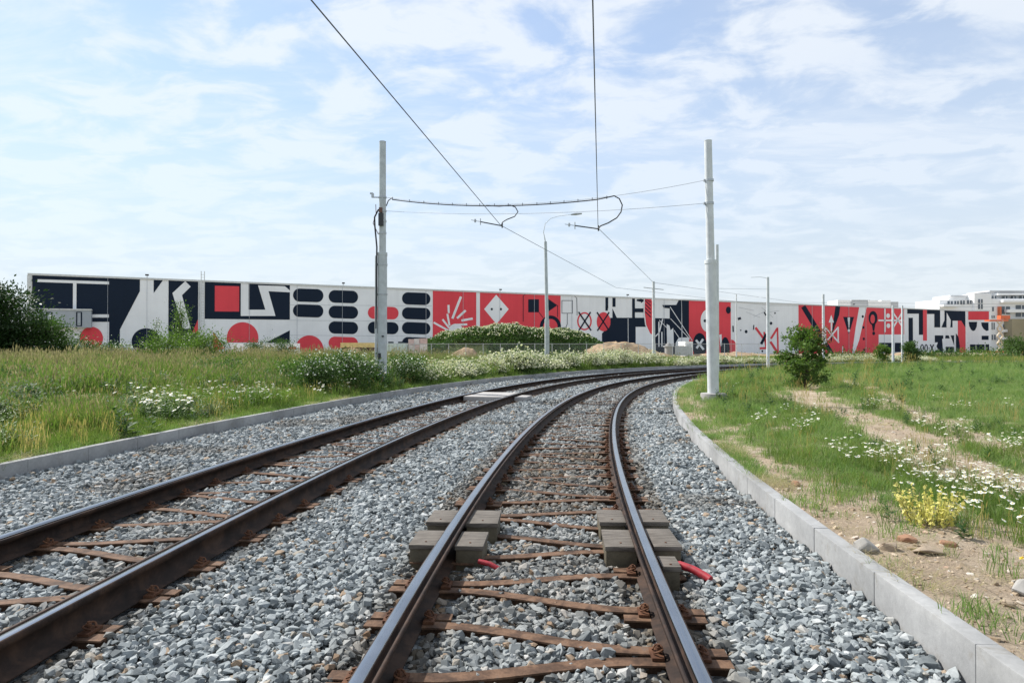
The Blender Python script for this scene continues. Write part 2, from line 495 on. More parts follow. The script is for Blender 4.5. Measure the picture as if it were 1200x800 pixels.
# soil / turf materials
m, nt, b = newmat('meadow_soil')
p = wpos(nt)
at_ = N(nt, 'ShaderNodeAttribute', attribute_name='bare').outputs['Fac']
soil = ramp(nt, noise(nt, 1.6, 8, p, 0.7), [(0.28, (0.32, 0.245, 0.175)), (0.5, (0.44, 0.355, 0.265)), (0.72, (0.52, 0.44, 0.35))])
soil = mixc_(nt, 0.55, soil, ramp(nt, noise(nt, 38, 5, p, 0.75), [(0.32, (0.5, 0.47, 0.44)), (0.62, (1.05, 1.03, 1.0))]), 'MULTIPLY')
turf = ramp(nt, noise(nt, 5, 7, p, 0.7), [(0.3, (0.07, 0.10, 0.03)), (0.5, (0.12, 0.16, 0.05)), (0.7, (0.22, 0.21, 0.10))])
fm = N(nt, 'ShaderNodeMath', {0: at_, 1: noise(nt, 9, 5, p)}, operation='ADD')
fr = N(nt, 'ShaderNodeMapRange', {0: fm.outputs[0], 1: 0.62, 2: 1.0})
nt.links.new(mixc_(nt, fr.outputs[0], turf, soil), b.inputs['Base Color'])
b.inputs['Roughness'].default_value = 0.95
b.inputs['Specular IOR Level'].default_value = 0.1
bump(nt, b, noise(nt, 14, 10, p, 0.75), 1.0, 0.05)
M['soil'] = m

m, nt, b = newmat('ballast_bed')
p = wpos(nt)
vo = N(nt, 'ShaderNodeTexVoronoi', {'Vector': p, 'Scale': 19.0})
c = ramp(nt, N(nt, 'ShaderNodeSeparateColor', {0: vo.outputs['Color']}).outputs[0], [(0.0, (0.12, 0.13, 0.14)), (0.5, (0.22, 0.24, 0.25)), (1.0, (0.36, 0.38, 0.38))])
c = mixc_(nt, 0.6, c, ramp(nt, vo.outputs['Distance'], [(0.3, (1,) * 3), (0.75, (0.4,) * 3)]), 'MULTIPLY')
nt.links.new(c, b.inputs['Base Color'])
b.inputs['Roughness'].default_value = 0.9
inv = N(nt, 'ShaderNodeMath', {0: 1.0, 1: vo.outputs['Distance']}, operation='SUBTRACT')
bump(nt, b, inv.outputs[0], 0.9, 0.04)
M['bed'] = m

sfine = np.concatenate([np.arange(-12, 40, 0.3), np.arange(40, 120, 1.0), np.arange(120, 415, 6.0)])
strip('ballast_bed', sfine, [KR0 - 0.05, -1, 0, 1, 2, 3, 4, 5, KL0 + 0.05], lambda x, y, o: -0.035 + 0 * x, M['bed'])
strip('meadow_right', sfine, -np.concatenate([np.arange(2.13, 12, 0.25), np.arange(12, 48, 1.5)]), zright, M['soil'], ('bare', bare_right))
strip('meadow_left', sfine, np.concatenate([np.arange(6.6, 16, 0.4), np.arange(16, 40, 2), np.array([40, 50, 65, 85, 110, 150, 220, 400, 900, 2500])]),
      zleft, M['soil'], ('bare', lambda x, y, o: 0.15 + 0.5 * sm(40, 60, y) * vnoise(x, y, 0.2, 4)))

# ------------------------------------------------------------------ kerbs: rows of precast stones
def kerb(name, o0, o1, s_from, s_to, step=1.0):
    root = empty(name)
    tag(root, kind='structure')
    wd = abs(o1 - o0)
    mb = MB(); mb.box((0, 0, 0), (wd, step * 1.0 - 0.004, KTOP + 0.30))
    me = mb.mesh('kerb_stone', bevel=0.008, seg=2, smooth=0.9)
    me.materials.append(M['kerb'])
    k = 0
    s = s_from
    mid = (o0 + o1) / 2
    while s < s_to:
        x, y, t = path(s, mid)
        o = bpy.data.objects.new('kerb_stone', me)
        C.objects.link(o)
        o.parent = root
        dz = random.uniform(-0.003, 0.003)
        o.location = (x, y, (KTOP - 0.30) / 2 + dz)
        o.rotation_euler = (0, 0, -t + random.uniform(-0.003, 0.003))
        t_ = float(np.interp(s, _s, curv(_s)))
        s += step / (1 + mid * t_)
        k += 1
    return root
kerb('kerb_right', KR0, KR1, -2.0, 62)
kerb('kerb_left', KL0, KL1, 3.0, 95)

# ------------------------------------------------------------------ tracks
RT = 0.19                                   # rail top above the ballast
# grooved rail section, x towards the gauge side
PROF = [(-0.090, -0.180, 0), (-0.090, -0.170, 0), (-0.012, -0.150, 0), (-0.008, -0.055, 0), (-0.034, -0.040, 0), (-0.036, -0.012, 0), (-0.032, -0.004, 0),
        (-0.024, 0.0, 1), (0.024, 0.0, 1), (0.031, -0.004, 1), (0.034, -0.013, 0), (0.036, -0.047, 0), (0.062, -0.047, 0), (0.066, -0.012, 0), (0.082, -0.010, 0), (0.084, -0.030, 0),
        (0.045, -0.062, 0), (0.010, -0.075, 0), (0.012, -0.150, 0), (0.090, -0.170, 0), (0.090, -0.180, 0)]
def rail(off, side, parent, s_from=-6.0, s_to=150.0):
    ss = np.concatenate([np.arange(s_from, 45, 0.5), np.arange(45, s_to, 1.5)])
    n = len(PROF)
    V = []
    for px_, pz, _m in PROF:
        x, y, t = path(ss, off + side * px_)
        V.append(np.stack([x, y, np.full(len(ss), RT + pz)], 1))
    V = np.stack(V, 1).reshape(-1, 3)
    fs, mi = [], []
    for i in range(len(ss) - 1):
        for k in range(n):
            k2 = (k + 1) % n
            fs.append((i * n + k, i * n + k2, (i + 1) * n + k2, (i + 1) * n + k))
            mi.append(PROF[k][2] if PROF[k2][2] or PROF[k][2] and k2 else 0)
    me = raw_mesh('rail', V, np.array(fs))
    me.materials.append(M['rail_side']); me.materials.append(M['rail_head'])
    me.polygons.foreach_set('material_index', mi)
    bm = bmesh.new(); bm.from_mesh(me)
    bmesh.ops.recalc_face_normals(bm, faces=bm.faces)
    bm.to_mesh(me); bm.free()
    return link('rail', me, None, parent)

def strap_shape(mb, pts, wd=0.088, th=0.045, ztop=0.022):
    """a flat steel flange following pts (x across, y along), with a web below"""
    pts = [Vector((a, b, 0)) for a, b in pts]
    for hw, z0, z1 in ((wd / 2, ztop - 0.010, ztop), (0.012, ztop - 0.09, ztop - 0.0101)):
        vs = []
        for i, p in enumerate(pts):
            t = (pts[min(i + 1, len(pts) - 1)] - pts[max(i - 1, 0)]).normalized()
            nrm = Vector((-t.y, t.x, 0))
            vs += [p + nrm * hw + Vector((0, 0, z1)), p - nrm * hw + Vector((0, 0, z1)), p - nrm * hw + Vector((0, 0, z0)), p + nrm * hw + Vector((0, 0, z0))]
        fs = []
        for i in range(len(pts) - 1):
            for k in range(4):
                fs.append((i * 4 + k, i * 4 + (k + 1) % 4, i * 4 + 4 + (k + 1) % 4, i * 4 + 4 + k))
        fs += [(3, 2, 1, 0), tuple(len(vs) - 4 + k for k in range(4))]
        mb.add(vs, fs)
def sleeper_mesh(flip):
    """Y sleeper: two S-bent beams close together at one rail and spread at the other"""
    mb = MB()
    for sg in (-1, 1):
        a, b_ = 0.062 * sg, 0.30 * sg
        pts = []
        for x in np.linspace(-0.98, 0.98, 15):
            u = float(sm(-0.55, 0.55, np.array(x)))
            pts.append((x, a + (b_ - a) * u))
        strap_shape(mb, pts)
        # short beam beside the spread end
        q = (0.30 + 0.118) * sg
        strap_shape(mb, [(0.50, q), (0.74, q), (0.97, q)])
    if flip:
        mb.v = [(-x, y, z) for x, y, z in mb.v]
    me = mb.mesh('sleeper')
    me.materials.append(M['strap'])
    return me
SLM = [sleeper_mesh(False), sleeper_mesh(True)]
def clip_mesh():
    mb = MB()
    # ribbed plate, bolt with nut and a bent spring wire
    mb.box((0.0, 0, 0.012), (0.075, 0.15, 0.018))
    mb.tube([(-0.012, 0, 0.0), (-0.012, 0, 0.075)], 0.011, 6)
    mb.tube([(-0.012, 0, 0.042), (-0.012, 0, 0.060)], 0.020, 6)
    lp = []
    for k in range(15):
        a = math.radians(-150 + 300 * k / 14)
        lp.append((0.004 + -0.030 * math.cos(a) - 0.01, 0.052 * math.sin(a), 0.030 + 0.020 * abs(math.sin(a)) + 0.012 * math.cos(a)))
    mb.tube(lp, 0.0075, 6)
    me = mb.mesh('rail_clip')
    me.materials.append(M['clip'])
    return me
CLM = clip_mesh()
strap_foot = []                              # straps in plan, to keep stones off them
def make_track(name, off, label, phase, s_end, clip_end, sides=(-1, 1)):
    root = empty(name, (0, 0, 0))
    tag(root, label, 'track', 'tram tracks')
    rail(off + GA, -1, root)
    rail(off - GA, 1, root)
    k, s = 0, phase
    while s < s_end:
        x, y, t = path(s, off)
        fl = k % 2
        o = link('sleeper', SLM[fl], None, root, (x, y, random.uniform(-0.006, 0.004)), (0, 0, -t))
        strap_foot.append((x, y, t, fl))
        if s < clip_end:
            sd = -1 if fl else 1             # the spread end, x sign
            spots = [(-sd * GA, 0.0)] + [(sd * GA, 0.355), (sd * GA, -0.355)]
            for cx, cy in spots:
                for e in (-1, 1):
                    c = link('rail_clip', CLM, None, o, (cx + e * 0.118, cy, 0.022), (0, 0, (0 if e > 0 else math.pi) + random.uniform(-0.08, 0.08)))
                    c.scale = (0.82, 0.82, 0.82)
        s += 0.90
        k += 1
    return root
make_track('tram_track', 0.0, 'rusty tram track in the middle with covered boxes beside both rails', 3.44 + 2.55 - 1.8, 34, 15.0)
make_track('tram_track', TL, 'rusty tram track on the left with a concrete slab between its rails', 3.0, 34, 12.0)

# ------------------------------------------------------------------ ballast stones
PROTO = {}
def proto_collection(name, meshes, mats):
    col = bpy.data.collections.new(name)
    for i, me in enumerate(meshes):
        o = bpy.data.objects.new("%s_%02d" % (name, i), me)
        if not len(me.materials):
            for mm in mats: me.materials.append(mm)
        col.objects.link(o)
    PROTO[name] = col
    return col
def scatter(name, pts, rot, scl, idx, col, label=None, extra=None, cat=None):
    me = bpy.data.meshes.new(name)
    n = len(pts)
    me.vertices.add(n)
    me.vertices.foreach_set('co', np.ascontiguousarray(pts, np.float32).ravel())
    for nm, arr in (('rot', rot), ('scl', scl)):
        a = me.attributes.new(nm, 'FLOAT_VECTOR', 'POINT')
        a.data.foreach_set('vector', np.ascontiguousarray(arr, np.float32).ravel())
    a = me.attributes.new('idx', 'INT', 'POINT')
    a.data.foreach_set('value', np.ascontiguousarray(idx, np.int32))
    for nm, arr in (extra or {}).items(): fattr(me, nm, arr)
    o = link(name, me)
    ng = bpy.data.node_groups.new(name + '_nodes', 'GeometryNodeTree')
    ng.interface.new_socket('Geometry', in_out='INPUT', socket_type='NodeSocketGeometry')
    ng.interface.new_socket('Geometry', in_out='OUTPUT', socket_type='NodeSocketGeometry')
    gi, go = ng.nodes.new('NodeGroupInput'), ng.nodes.new('NodeGroupOutput')
    ci = ng.nodes.new('GeometryNodeCollectionInfo')
    ci.inputs['Collection'].default_value = col
    ci.inputs['Separate Children'].default_value = True
    ci.inputs['Reset Children'].default_value = True
    ip = ng.nodes.new('GeometryNodeInstanceOnPoints')
    ip.inputs['Pick Instance'].default_value = True
    def na(nm, ty):
        q = ng.nodes.new('GeometryNodeInputNamedAttribute'); q.data_type = ty
        q.inputs['Name'].default_value = nm
        return q.outputs['Attribute']
    e2r = ng.nodes.new('FunctionNodeEulerToRotation')
    k = ng.links.new
    k(gi.outputs[0], ip.inputs['Points'])
    k(ci.outputs[0], ip.inputs['Instance'])
    k(na('idx', 'INT'), ip.inputs['Instance Index'])
    k(na('rot', 'FLOAT_VECTOR'), e2r.inputs[0]); k(e2r.outputs[0], ip.inputs['Rotation'])
    k(na('scl', 'FLOAT_VECTOR'), ip.inputs['Scale'])
    k(ip.outputs[0], go.inputs[0])
    md = o.modifiers.new('scatter', 'NODES'); md.node_group = ng
    return tag(o, label, cat, kind='stuff')

def stone_mesh(i):
    r = random.Random(100 + i)
    bm = bmesh.new()
    for _ in range(13):
        v = Vector((r.gauss(0, 1), r.gauss(0, 1), r.gauss(0, 1))).normalized()
        q = max(abs(v.x), abs(v.y), abs(v.z))
        v = v.lerp(v / q, 0.35) * r.uniform(0.8, 1.05) * 0.5
        bm.verts.new((v.x * 1.15, v.y * 0.9, v.z * 0.66))
    h = bmesh.ops.convex_hull(bm, input=bm.verts)
    bmesh.ops.delete(bm, geom=[g for g in h['geom_interior'] if isinstance(g, bmesh.types.BMVert)], context='VERTS')
    bmesh.ops.recalc_face_normals(bm, faces=bm.faces)
    me = bpy.data.meshes.new('ballast_stone'); bm.to_mesh(me); bm.free()
    return me
m, nt, b = newmat('ballast_stone')
rnd = N(nt, 'ShaderNodeObjectInfo').outputs['Random']
c = ramp(nt, rnd, [(0.0, (0.11, 0.124, 0.129)), (0.25, (0.185, 0.206, 0.212)), (0.55, (0.265, 0.292, 0.296)), (0.84, (0.345, 0.37, 0.37)), (0.93, (0.47, 0.48, 0.47)), (0.955, (0.29, 0.26, 0.21)), (0.985, (0.30, 0.22, 0.15))])
st = N(nt, 'ShaderNodeAttribute', attribute_name='stain', attribute_type='INSTANCER').outputs['Fac']
c = mixc_(nt, st, c, mixc_(nt, 1.0, c, (0.46, 0.33, 0.22), 'MULTIPLY'))
p = opos(nt)
c = mixc_(nt, 0.5, c, ramp(nt, noise(nt, 5, 4, p), [(0.3, (0.6, 0.6, 0.62)), (0.65, (1.08, 1.07, 1.05))]), 'MULTIPLY')
nt.links.new(c, b.inputs['Base Color'])
b.inputs['Roughness'].default_value = 0.85
b.inputs['Specular IOR Level'].default_value = 0.3
M['stone'] = m
stones = proto_collection('stone_proto', [stone_mesh(i) for i in range(10)], [M['stone']])

def in_view(X, Y, m_=1.5):
    return (Y > 1.2) & (np.abs(X) < 0.80 * Y + m_)
def ballast():
    P_, R_, S_, I_, T_ = [], [], [], [], []
    for y0, y1, dens, size in ((1.5, 7.5, 1750, 0.044), (7.5, 16, 1050, 0.052), (16, 40, 420, 0.072)):
        # sample along the curve
        sa, sb = y0 + 1.5, (y1 + 3.5 if y1 < 20 else y1 + 10)
        n = int((sb - sa) * (KL0 - KR0) * dens)
        s = rng.uniform(sa, sb, n); o = rng.uniform(KR0 + 0.03, KL0 - 0.03, n)
        x, y, t = path(s, o)
        k = (y > y0) & (y <= y1) & in_view(x, y)
        z = rng.uniform(-0.034, 0.012, n) * (size / 0.050)
        # a little heaped towards the kerbs, lower inside the tracks; kept off rails and straps
        z += 0.045 * sm(1.0, 0.3, o - KR0) * vnoise(x, y, 1.2, 6) + 0.03 * sm(1.0, 0.2, KL0 - o)
        z += (vnoise(x, y, 1.7, 9) - 0.5) * 0.03
        for tr in (0, TL):
            for g in (-GA, GA):
                dd = np.abs(o - tr - g)
                k &= dd > 0.085
                z -= 0.035 * (dd < 0.2)
        if y0 < 16:
            keep = np.ones(n, bool)
            for (sx, sy, st_, fl) in strap_foot:
                near = np.hypot(x - sx, y - sy) < 1.2
                ii = np.nonzero(near & k)[0]
                if not len(ii): continue
                dx, dy = x[ii] - sx, y[ii] - sy
                u = dx * math.cos(st_) - dy * math.sin(st_)
                v = dx * math.sin(st_) + dy * math.cos(st_)
                if fl: u = -u
                q = sm(-0.55, 0.55, u)
                hit = np.zeros(len(ii), bool)
                for sg in (-1, 1):
                    hit |= (np.abs(v - sg * (0.062 + 0.238 * q)) < 0.062) & (np.abs(u) < 1.0)
                    hit |= (np.abs(v - sg * 0.418) < 0.06) & (u > 0.46) & (u < 1.0)
                keep[ii[hit & (rng.random(len(ii)) < 0.94)]] = False
            k &= keep
        for bx0, bx1, by0, by1 in BOXFOOT:
            k &= ~((x > bx0 - 0.02) & (x < bx1 + 0.02) & (y > by0 - 0.02) & (y < by1 + 0.02))
        x, y, z, o = x[k], y[k], z[k], o[k]
        n = len(x)
        P_.append(np.stack([x, y, z], 1))
        R_.append(np.stack([rng.normal(0, 0.35, n), rng.normal(0, 0.35, n), rng.uniform(0, 6.28, n)], 1))
        sz = size * np.clip(rng.lognormal(0, 0.36, n), 0.42, 2.1)
        S_.append(np.stack([sz, sz * rng.uniform(0.85, 1.1, n), sz * rng.uniform(0.8, 1.15, n)], 1))
        I_.append(rng.integers(0, 10, n))
        sn = np.zeros(n)
        for tr, amt in ((0, 1.0), (TL, 0.85)):
            for g in (-GA, GA):
                sn = np.maximum(sn, amt * sm(0.42, 0.08, np.abs(o - tr - g)))
                sn = np.maximum(sn, amt * 0.9 * sm(0.55, 0.1, np.abs(o - tr - g)) * vnoise(x, y, 2.3, 14))
        dirty = sm(5.6, 6.8, y) * (1 - sm(9.0, 13, y)) * (np.abs(o) < 1.1) * (0.4 + 0.8 * vnoise(x, y, 1.3, 12))
        sn = np.maximum(sn, dirty)
        sn = np.maximum(sn, 0.6 * (np.abs(o) < GA) * vnoise(x, y, 0.9, 13))
        sn = np.maximum(sn, 0.55 * sm(0.66, 0.85, vnoise(x, y, 1.1, 15)))
        T_.append(np.clip(sn * rng.uniform(0.5, 1.1, n), 0, 1))
    scatter('ballast_gravel', np.concatenate(P_), np.concatenate(R_), np.concatenate(S_), np.concatenate(I_), stones,
            'crushed grey ballast stones filling the track bed', {'stain': np.concatenate(T_)}, 'gravel')

# ------------------------------------------------------------------ covered boxes beside the rails
m, nt, b = newmat('weathered_board')
p = opos(nt)
mp = N(nt, 'ShaderNodeMapping', {0: p, 3: (3, 34, 34)})
c = ramp(nt, noise(nt, 2.0, 6, mp.outputs[0], 0.65), [(0.34, (0.045, 0.036, 0.028)), (0.48, (0.115, 0.098, 0.080)), (0.68, (0.19, 0.168, 0.140))])
c = mixc_(nt, 0.6, c, ramp(nt, noise(nt, 7, 5, wpos(nt)), [(0.35, (0.6, 0.58, 0.55)), (0.65, (1, 1, 1))]), 'MULTIPLY')
nt.links.new(c, b.inputs['Base Color']); b.inputs['Roughness'].default_value = 0.8
bump(nt, b, noise(nt, 2.0, 6, mp.outputs[0], 0.65), 0.4, 0.004)
M['board'] = m
M['boxside'] = simple('box_olive_paint', (0.088, 0.072, 0.044), 0.7, 0, 0.40, 9, 7, 0.3)
BOXFOOT = []
def cover_box(x0, x1, y0, y1, ztop, label):
    BOXFOOT.append((x0, x1, y0, y1))
    cx, cy = (x0 + x1) / 2, (y0 + y1) / 2
    r = empty('cover_box', (cx, cy, -0.05))
    r.rotation_euler = (0, 0, -0.055 + random.uniform(-0.02, 0.02))
    tag(r, label, 'box', 'covered boxes beside the rails')
    wx, wy = x1 - x0, y1 - y0
    mb = MB(); mb.box((0, 0, (ztop - 0.03 + 0.05) / 2), (wx - 0.016, wy - 0.02, ztop + 0.02))
    mb.build('body', M['boxside'], r, 0.006, 0.8)
    mb = MB(); mb.box((0, 0, ztop + 0.05 - 0.013), (wx, wy, 0.034))
    mb.build('lid', M['board'], r, 0.005, 0.8)
    mb = MB()
    mb.tube([(0, -wy * 0.3, ztop + 0.05), (0, -wy * 0.3, ztop + 0.059)], 0.008, 6)
    mb.build('screw', M['clip'], r)
    return r
cover_box(-0.745, -0.515, 4.86, 5.25, 0.150, 'front box with wooden lid outside the middle track left rail')
cover_box(-0.405, -0.195, 4.84, 5.22, 0.148, 'front box with wooden lid inside the middle track left rail')
cover_box(-0.700, -0.480, 5.50, 5.90, 0.150, 'rear box with wooden lid outside the middle track left rail')
cover_box(-0.370, -0.105, 5.46, 5.90, 0.148, 'rear box with wooden lid inside the middle track left rail')
cover_box(0.690, 0.930, 4.82, 5.28, 0.148, 'front box with wooden lid inside the middle track right rail')
cover_box(1.035, 1.240, 4.82, 5.30, 0.150, 'middle box of three outside the right rail')
cover_box(0.735, 0.955, 5.50, 5.92, 0.148, 'rear box with wooden lid inside the middle track right rail')
cover_box(1.065, 1.310, 5.50, 5.92, 0.150, 'rear box of three outside the right rail')
cover_box(1.005, 1.130, 4.43, 4.66, 0.132, 'smallest box of three outside the right rail, beside the red pipe')
mb = MB(); mb.tube([(1.10, 4.68, 0.06), (1.17, 4.66, 0.075), (1.24, 4.60, 0.065), (1.30, 4.54, 0.045), (1.335, 4.49, 0.03)], [0.026, 0.027, 0.027, 0.027, 0.026], 12)
tag(mb.build('red_pipe', M['red_pipe'], None, 0, 0.8), 'red plastic pipe end lying on the gravel right of the track', 'pipe')
mb = MB(); mb.tube([(-0.24, 4.80, 0.055), (-0.16, 4.77, 0.045), (-0.10, 4.75, 0.02), (-0.07, 4.73, -0.02)], 0.018, 10)
tag(mb.build('red_pipe', M['red_pipe'], None, 0, 0.8), 'short red pipe end between the rails at the front box', 'pipe')
ballast()

# concrete slab and block at the left track
def slab(name, s0, s1, o0, o1, z, label):
    mb = MB()
    vs = []
    for zz in (-0.1, z):
        for s_, o_ in ((s0, o0), (s1, o0), (s1, o1), (s0, o1)):
            x, y, t = path(s_, o_); vs.append((x, y, zz))
    mb.add(vs, [(3, 2, 1, 0), (4, 5, 6, 7), (0, 1, 5, 4), (1, 2, 6, 5), (2, 3, 7, 6), (3, 0, 4, 7)])
    o = mb.build(name, M['concrete'], None, 0.015, 0.8)
    return tag(o, label, 'slab')
slab('concrete_slab', 22.3, 24.2, TL - GA + 0.10, TL + GA - 0.10, 0.155, 'pale concrete slab between the rails of the left track')
slab('concrete_block', 22.6, 23.5, TL - GA - 0.42, TL - GA - 0.10, 0.13, 'small concrete block against the right rail of the left track')

# ------------------------------------------------------------------ the long mural hall
dA, dB = F / 8.37, F / 4.18
PA, PB = Vector(((36 - HX) / F * dA, dA, 0)), Vector(((1133 - HX) / F * dB, dB, 0))
FD = (PB - PA).normalized()
FN = Vector((FD.y, -FD.x, 0))                 # towards the camera
HTOP = CAMZ + (HY - 320) / F * dA
def fac(px, py, lift=0.0):
    """point of the facade seen at that place of the photograph"""
    u = (px - HX) / F
    if px > 1133:                             # the end bay stands square to the track
        d = dB
        return Vector((u * d, d - lift, CAMZ + (HY - py) / F * d))
    e = PB - PA
    lam = (u * PA.y - PA.x) / (e.x - u * e.y)
    P_ = PA + e * lam
    return Vector((P_.x, P_.y, CAMZ + (HY - py) / F * P_.y)) + FN * lift
ZB = -0.4
hall = empty('exhibition_hall', (PA.x, PA.y, 0))
tag(hall, 'very long low hall with a black, white and red painted facade behind the tracks', 'building')
def hpart(mb, name, mat, bevel=0.0, smooth=None):
    o = mb.build(name, mat, None, bevel, smooth)
    o.parent = hall
    o.matrix_parent_inverse = Matrix.Translation(-hall.location)
    return o
def prism(mb, pts, n, th, mi=0):
    """pts: polygon of world points; extruded by th against n"""
    k = len(pts)
    vs = list(pts) + [p - n * th for p in pts]
    fs = [tuple(range(k)), tuple(range(2 * k - 1, k - 1, -1))] + [(i, (i + 1) % k, k + (i + 1) % k, k + i) for i in range(k)]
    return mb.add(vs, fs, mi)
PE = fac(1160, 407); PE.z = 0
back = FN * -70
def zz(p, z): return Vector((p.x, p.y, z))
mb = MB()
foot = [PA, PB, PE, PE + Vector((10, 60, 0)), PA + back]
k = len(foot)
mb.add([zz(p, ZB) for p in foot] + [zz(p, HTOP - 0.25) for p in foot], [tuple(range(k)), tuple(range(2 * k - 1, k - 1, -1))] + [(i, (i + 1) % k, k + (i + 1) % k, k + i) for i in range(k)])
hpart(mb, 'wall', WHITE)
mb = MB()                                      # parapet capping
for a, b_, n_ in ((PA - FD * 0.4, PB, FN), (PB, PE, Vector((0, -1, 0)))):
    q = [zz(a, HTOP - 0.28) + n_ * 0.12, zz(b_, HTOP - 0.28) + n_ * 0.12, zz(b_, HTOP) + n_ * 0.12, zz(a, HTOP) + n_ * 0.12]
    prism(mb, q, n_, 0.5)
hpart(mb, 'parapet_capping', M['pole_white'])
mb = MB()
prism(mb, [zz(PA - FD * 0.45, ZB) + FN * 0.1, zz(PA + FD * 0.05, ZB) + FN * 0.1, zz(PA + FD * 0.05, HTOP - 0.3) + FN * 0.1, zz(PA - FD * 0.45, HTOP - 0.3) + FN * 0.1], FN, 0.5)
hpart(mb, 'corner_trim', M['pole_white'])
LAY = 0.012
def mural(pts, col, layer=1, name='painted_shape'):
    mb = MB()
    P_ = [fac(x, y, 0.02 + LAY * layer) for x, y in pts]
    n = FN if pts[0][0] <= 1133 else Vector((0, -1, 0))
    for q in P_: q.z = min(max(q.z, ZB), HTOP - 0.285)
    prism(mb, P_, n, 0.010)
    me = mb.mesh(name)
    o = link(name, me, MC[col], hall)
    o.matrix_parent_inverse = Matrix.Translation(-hall.location)
    return o
def ell(cx, cy, rx, ry=None, n=28, a0=0, a1=360):
    ry = rx if ry is None else ry
    full = abs(a1 - a0) >= 360
    return [(cx + rx * math.cos(math.radians(a0 + (a1 - a0) * i / (n if full else n - 1))), cy - ry * math.sin(math.radians(a0 + (a1 - a0) * i / (n if full else n - 1)))) for i in range(n)]
def pill(x0, x1, y0, y1, sl=0.0):
    r = (y1 - y0) / 2; cy = (y0 + y1) / 2
    rx = r * 0.95
    L_ = [(x0 + rx + rx * math.cos(math.radians(a)), cy - r * math.sin(math.radians(a))) for a in range(90, 271, 15)]
    R_ = [(x1 - rx + rx * math.cos(math.radians(a)), cy + sl - r * math.sin(math.radians(a))) for a in range(-90, 91, 15)]
    return L_ + R_
def bar(a, b_, w_):
    dx, dy = b_[0] - a[0], b_[1] - a[1]
    l = math.hypot(dx, dy); nx, ny = -dy / l * w_ / 2, dx / l * w_ / 2
    return [(a[0] + nx, a[1] + ny), (b_[0] + nx, b_[1] + ny), (b_[0] - nx, b_[1] - ny), (a[0] - nx, a[1] - ny)]
def ring(cx, cy, rx, ry, t, col, layer, n=28, a0=0, a1=360):
    for i in range(n):                          # closed band as one strip
        pass
    o_, i_ = ell(cx, cy, rx, ry, n, a0, a1), ell(cx, cy, rx - t, ry - t, n, a0, a1)
    mb = MB()
    P_ = [fac(x, y, 0.02 + LAY * layer) for x, y in o_ + i_]
    m_ = len(o_)
    rg = range(m_) if abs(a1 - a0) >= 360 else range(m_ - 1)
    mb.add(P_, [(q, (q + 1) % m_, m_ + (q + 1) % m_, m_ + q) for q in rg])
    o = link('painted_ring', mb.mesh('painted_ring'), MC[col], hall)
    o.matrix_parent_inverse = Matrix.Translation(-hall.location)
def zr(x0, y0, s):                              # reading aid: enlarged crop -> photograph
    return lambda pts: [(x0 + a / s, y0 + b_ / s) for a, b_ in pts]
def rect(x0, y0, x1, y1): return [(x0, y0), (x1, y0), (x1, y1), (x0, y1)]
GY = 432
# far left: the T panel
mural([(37.3, 318), (163.6, 318), (163.6, 341), (140.4, 386), (140.4, GY), (127.8, GY), (127.8, 377), (37.3, 377)], 'K', 1, 'painted_panel')
mural([(43.3, 327.1), (127.4, 329.9), (127.4, 333.2), (43.3, 330.3)], 'W', 2, 'painted_bar')
mural(rect(85.2, 330, 89.3, 365), 'W', 3, 'painted_bar')
mural(rect(106, 368.3, 127.4, 372), 'W', 2, 'painted_bar')
mural(ell(107, 396.5, 13.7), 'R', 1, 'painted_disc')
mural([(179.8, 318), (190.5, 318), (179.8, 343.3)], 'K', 1)
mural(ell(171, 400, 16.8, 15.5), 'K', 1, 'painted_disc')
mural([(197.2, 318), (231.9, 318), (231.9, 404), (197.2, 404)], 'K', 1, 'painted_panel')
mural([(201.8, 343.3), (216.8, 329), (223.2, 335.8), (213, 345.8), (223.5, 385), (214.5, 385)], 'W', 2)
mural([(225, 390), (231.9, 374), (231.9, 390)], 'R', 2)
# square, letter strokes, half discs
mural([(239.3, 318), (339.5, 318), (339.5, 374.5), (239.3, 373.5)], 'K', 1, 'painted_panel')
mural([(251.5, 334.7), (280.1, 335.4), (280.1, 365), (251.5, 364.8)], 'R', 2, 'painted_square')
B = zr(220, 310, 5.4545)
mural(B([(338, 60), (388, 60), (388, 288), (495, 288), (448, 132), (620, 138), (652, 165), (652, 177), (515, 170), (560, 328), (338, 328)]), 'W', 2)
mural([p for p in ell(284.2, 396, 18.6, 18.6, 30, -16, 196)], 'R', 1, 'painted_disc')
mural([(249.9, 388.8), (263.5, 408), (249.9, 412)], 'R', 1)
mural([(311.7, 401.3), (339.5, 387), (339.5, 401.3)], 'K', 1)
mural(ell(362.4, 409.5, 16.7), 'R', 1, 'painted_disc')
# rows of pills
for x0, x1, ys in ((343.2, 378.8, [(338, 353.3, 'K'), (356.4, 371.2, 'K')]),
                   (385, 419.5, [(339.9, 354.6, 'K'), (358.2, 372.7, 'K'), (376.4, 390.7, 'K'), (394.3, 409, 'R'), (412, 424, 'R')]),
                   (431, 467, [(358.9, 373.5, 'R'), (376.8, 390.8, 'K')]),
                   (471, 504.3, [(342.4, 356.7, 'K'), (360, 373.9, 'K'), (377.2, 391.1, 'K'), (394.8, 409, 'K'), (412, 424, 'K')])):
    for y0, y1, c_ in ys: mural(pill(x0, x1, y0, y1, 0.7), c_, 1, 'painted_pill')
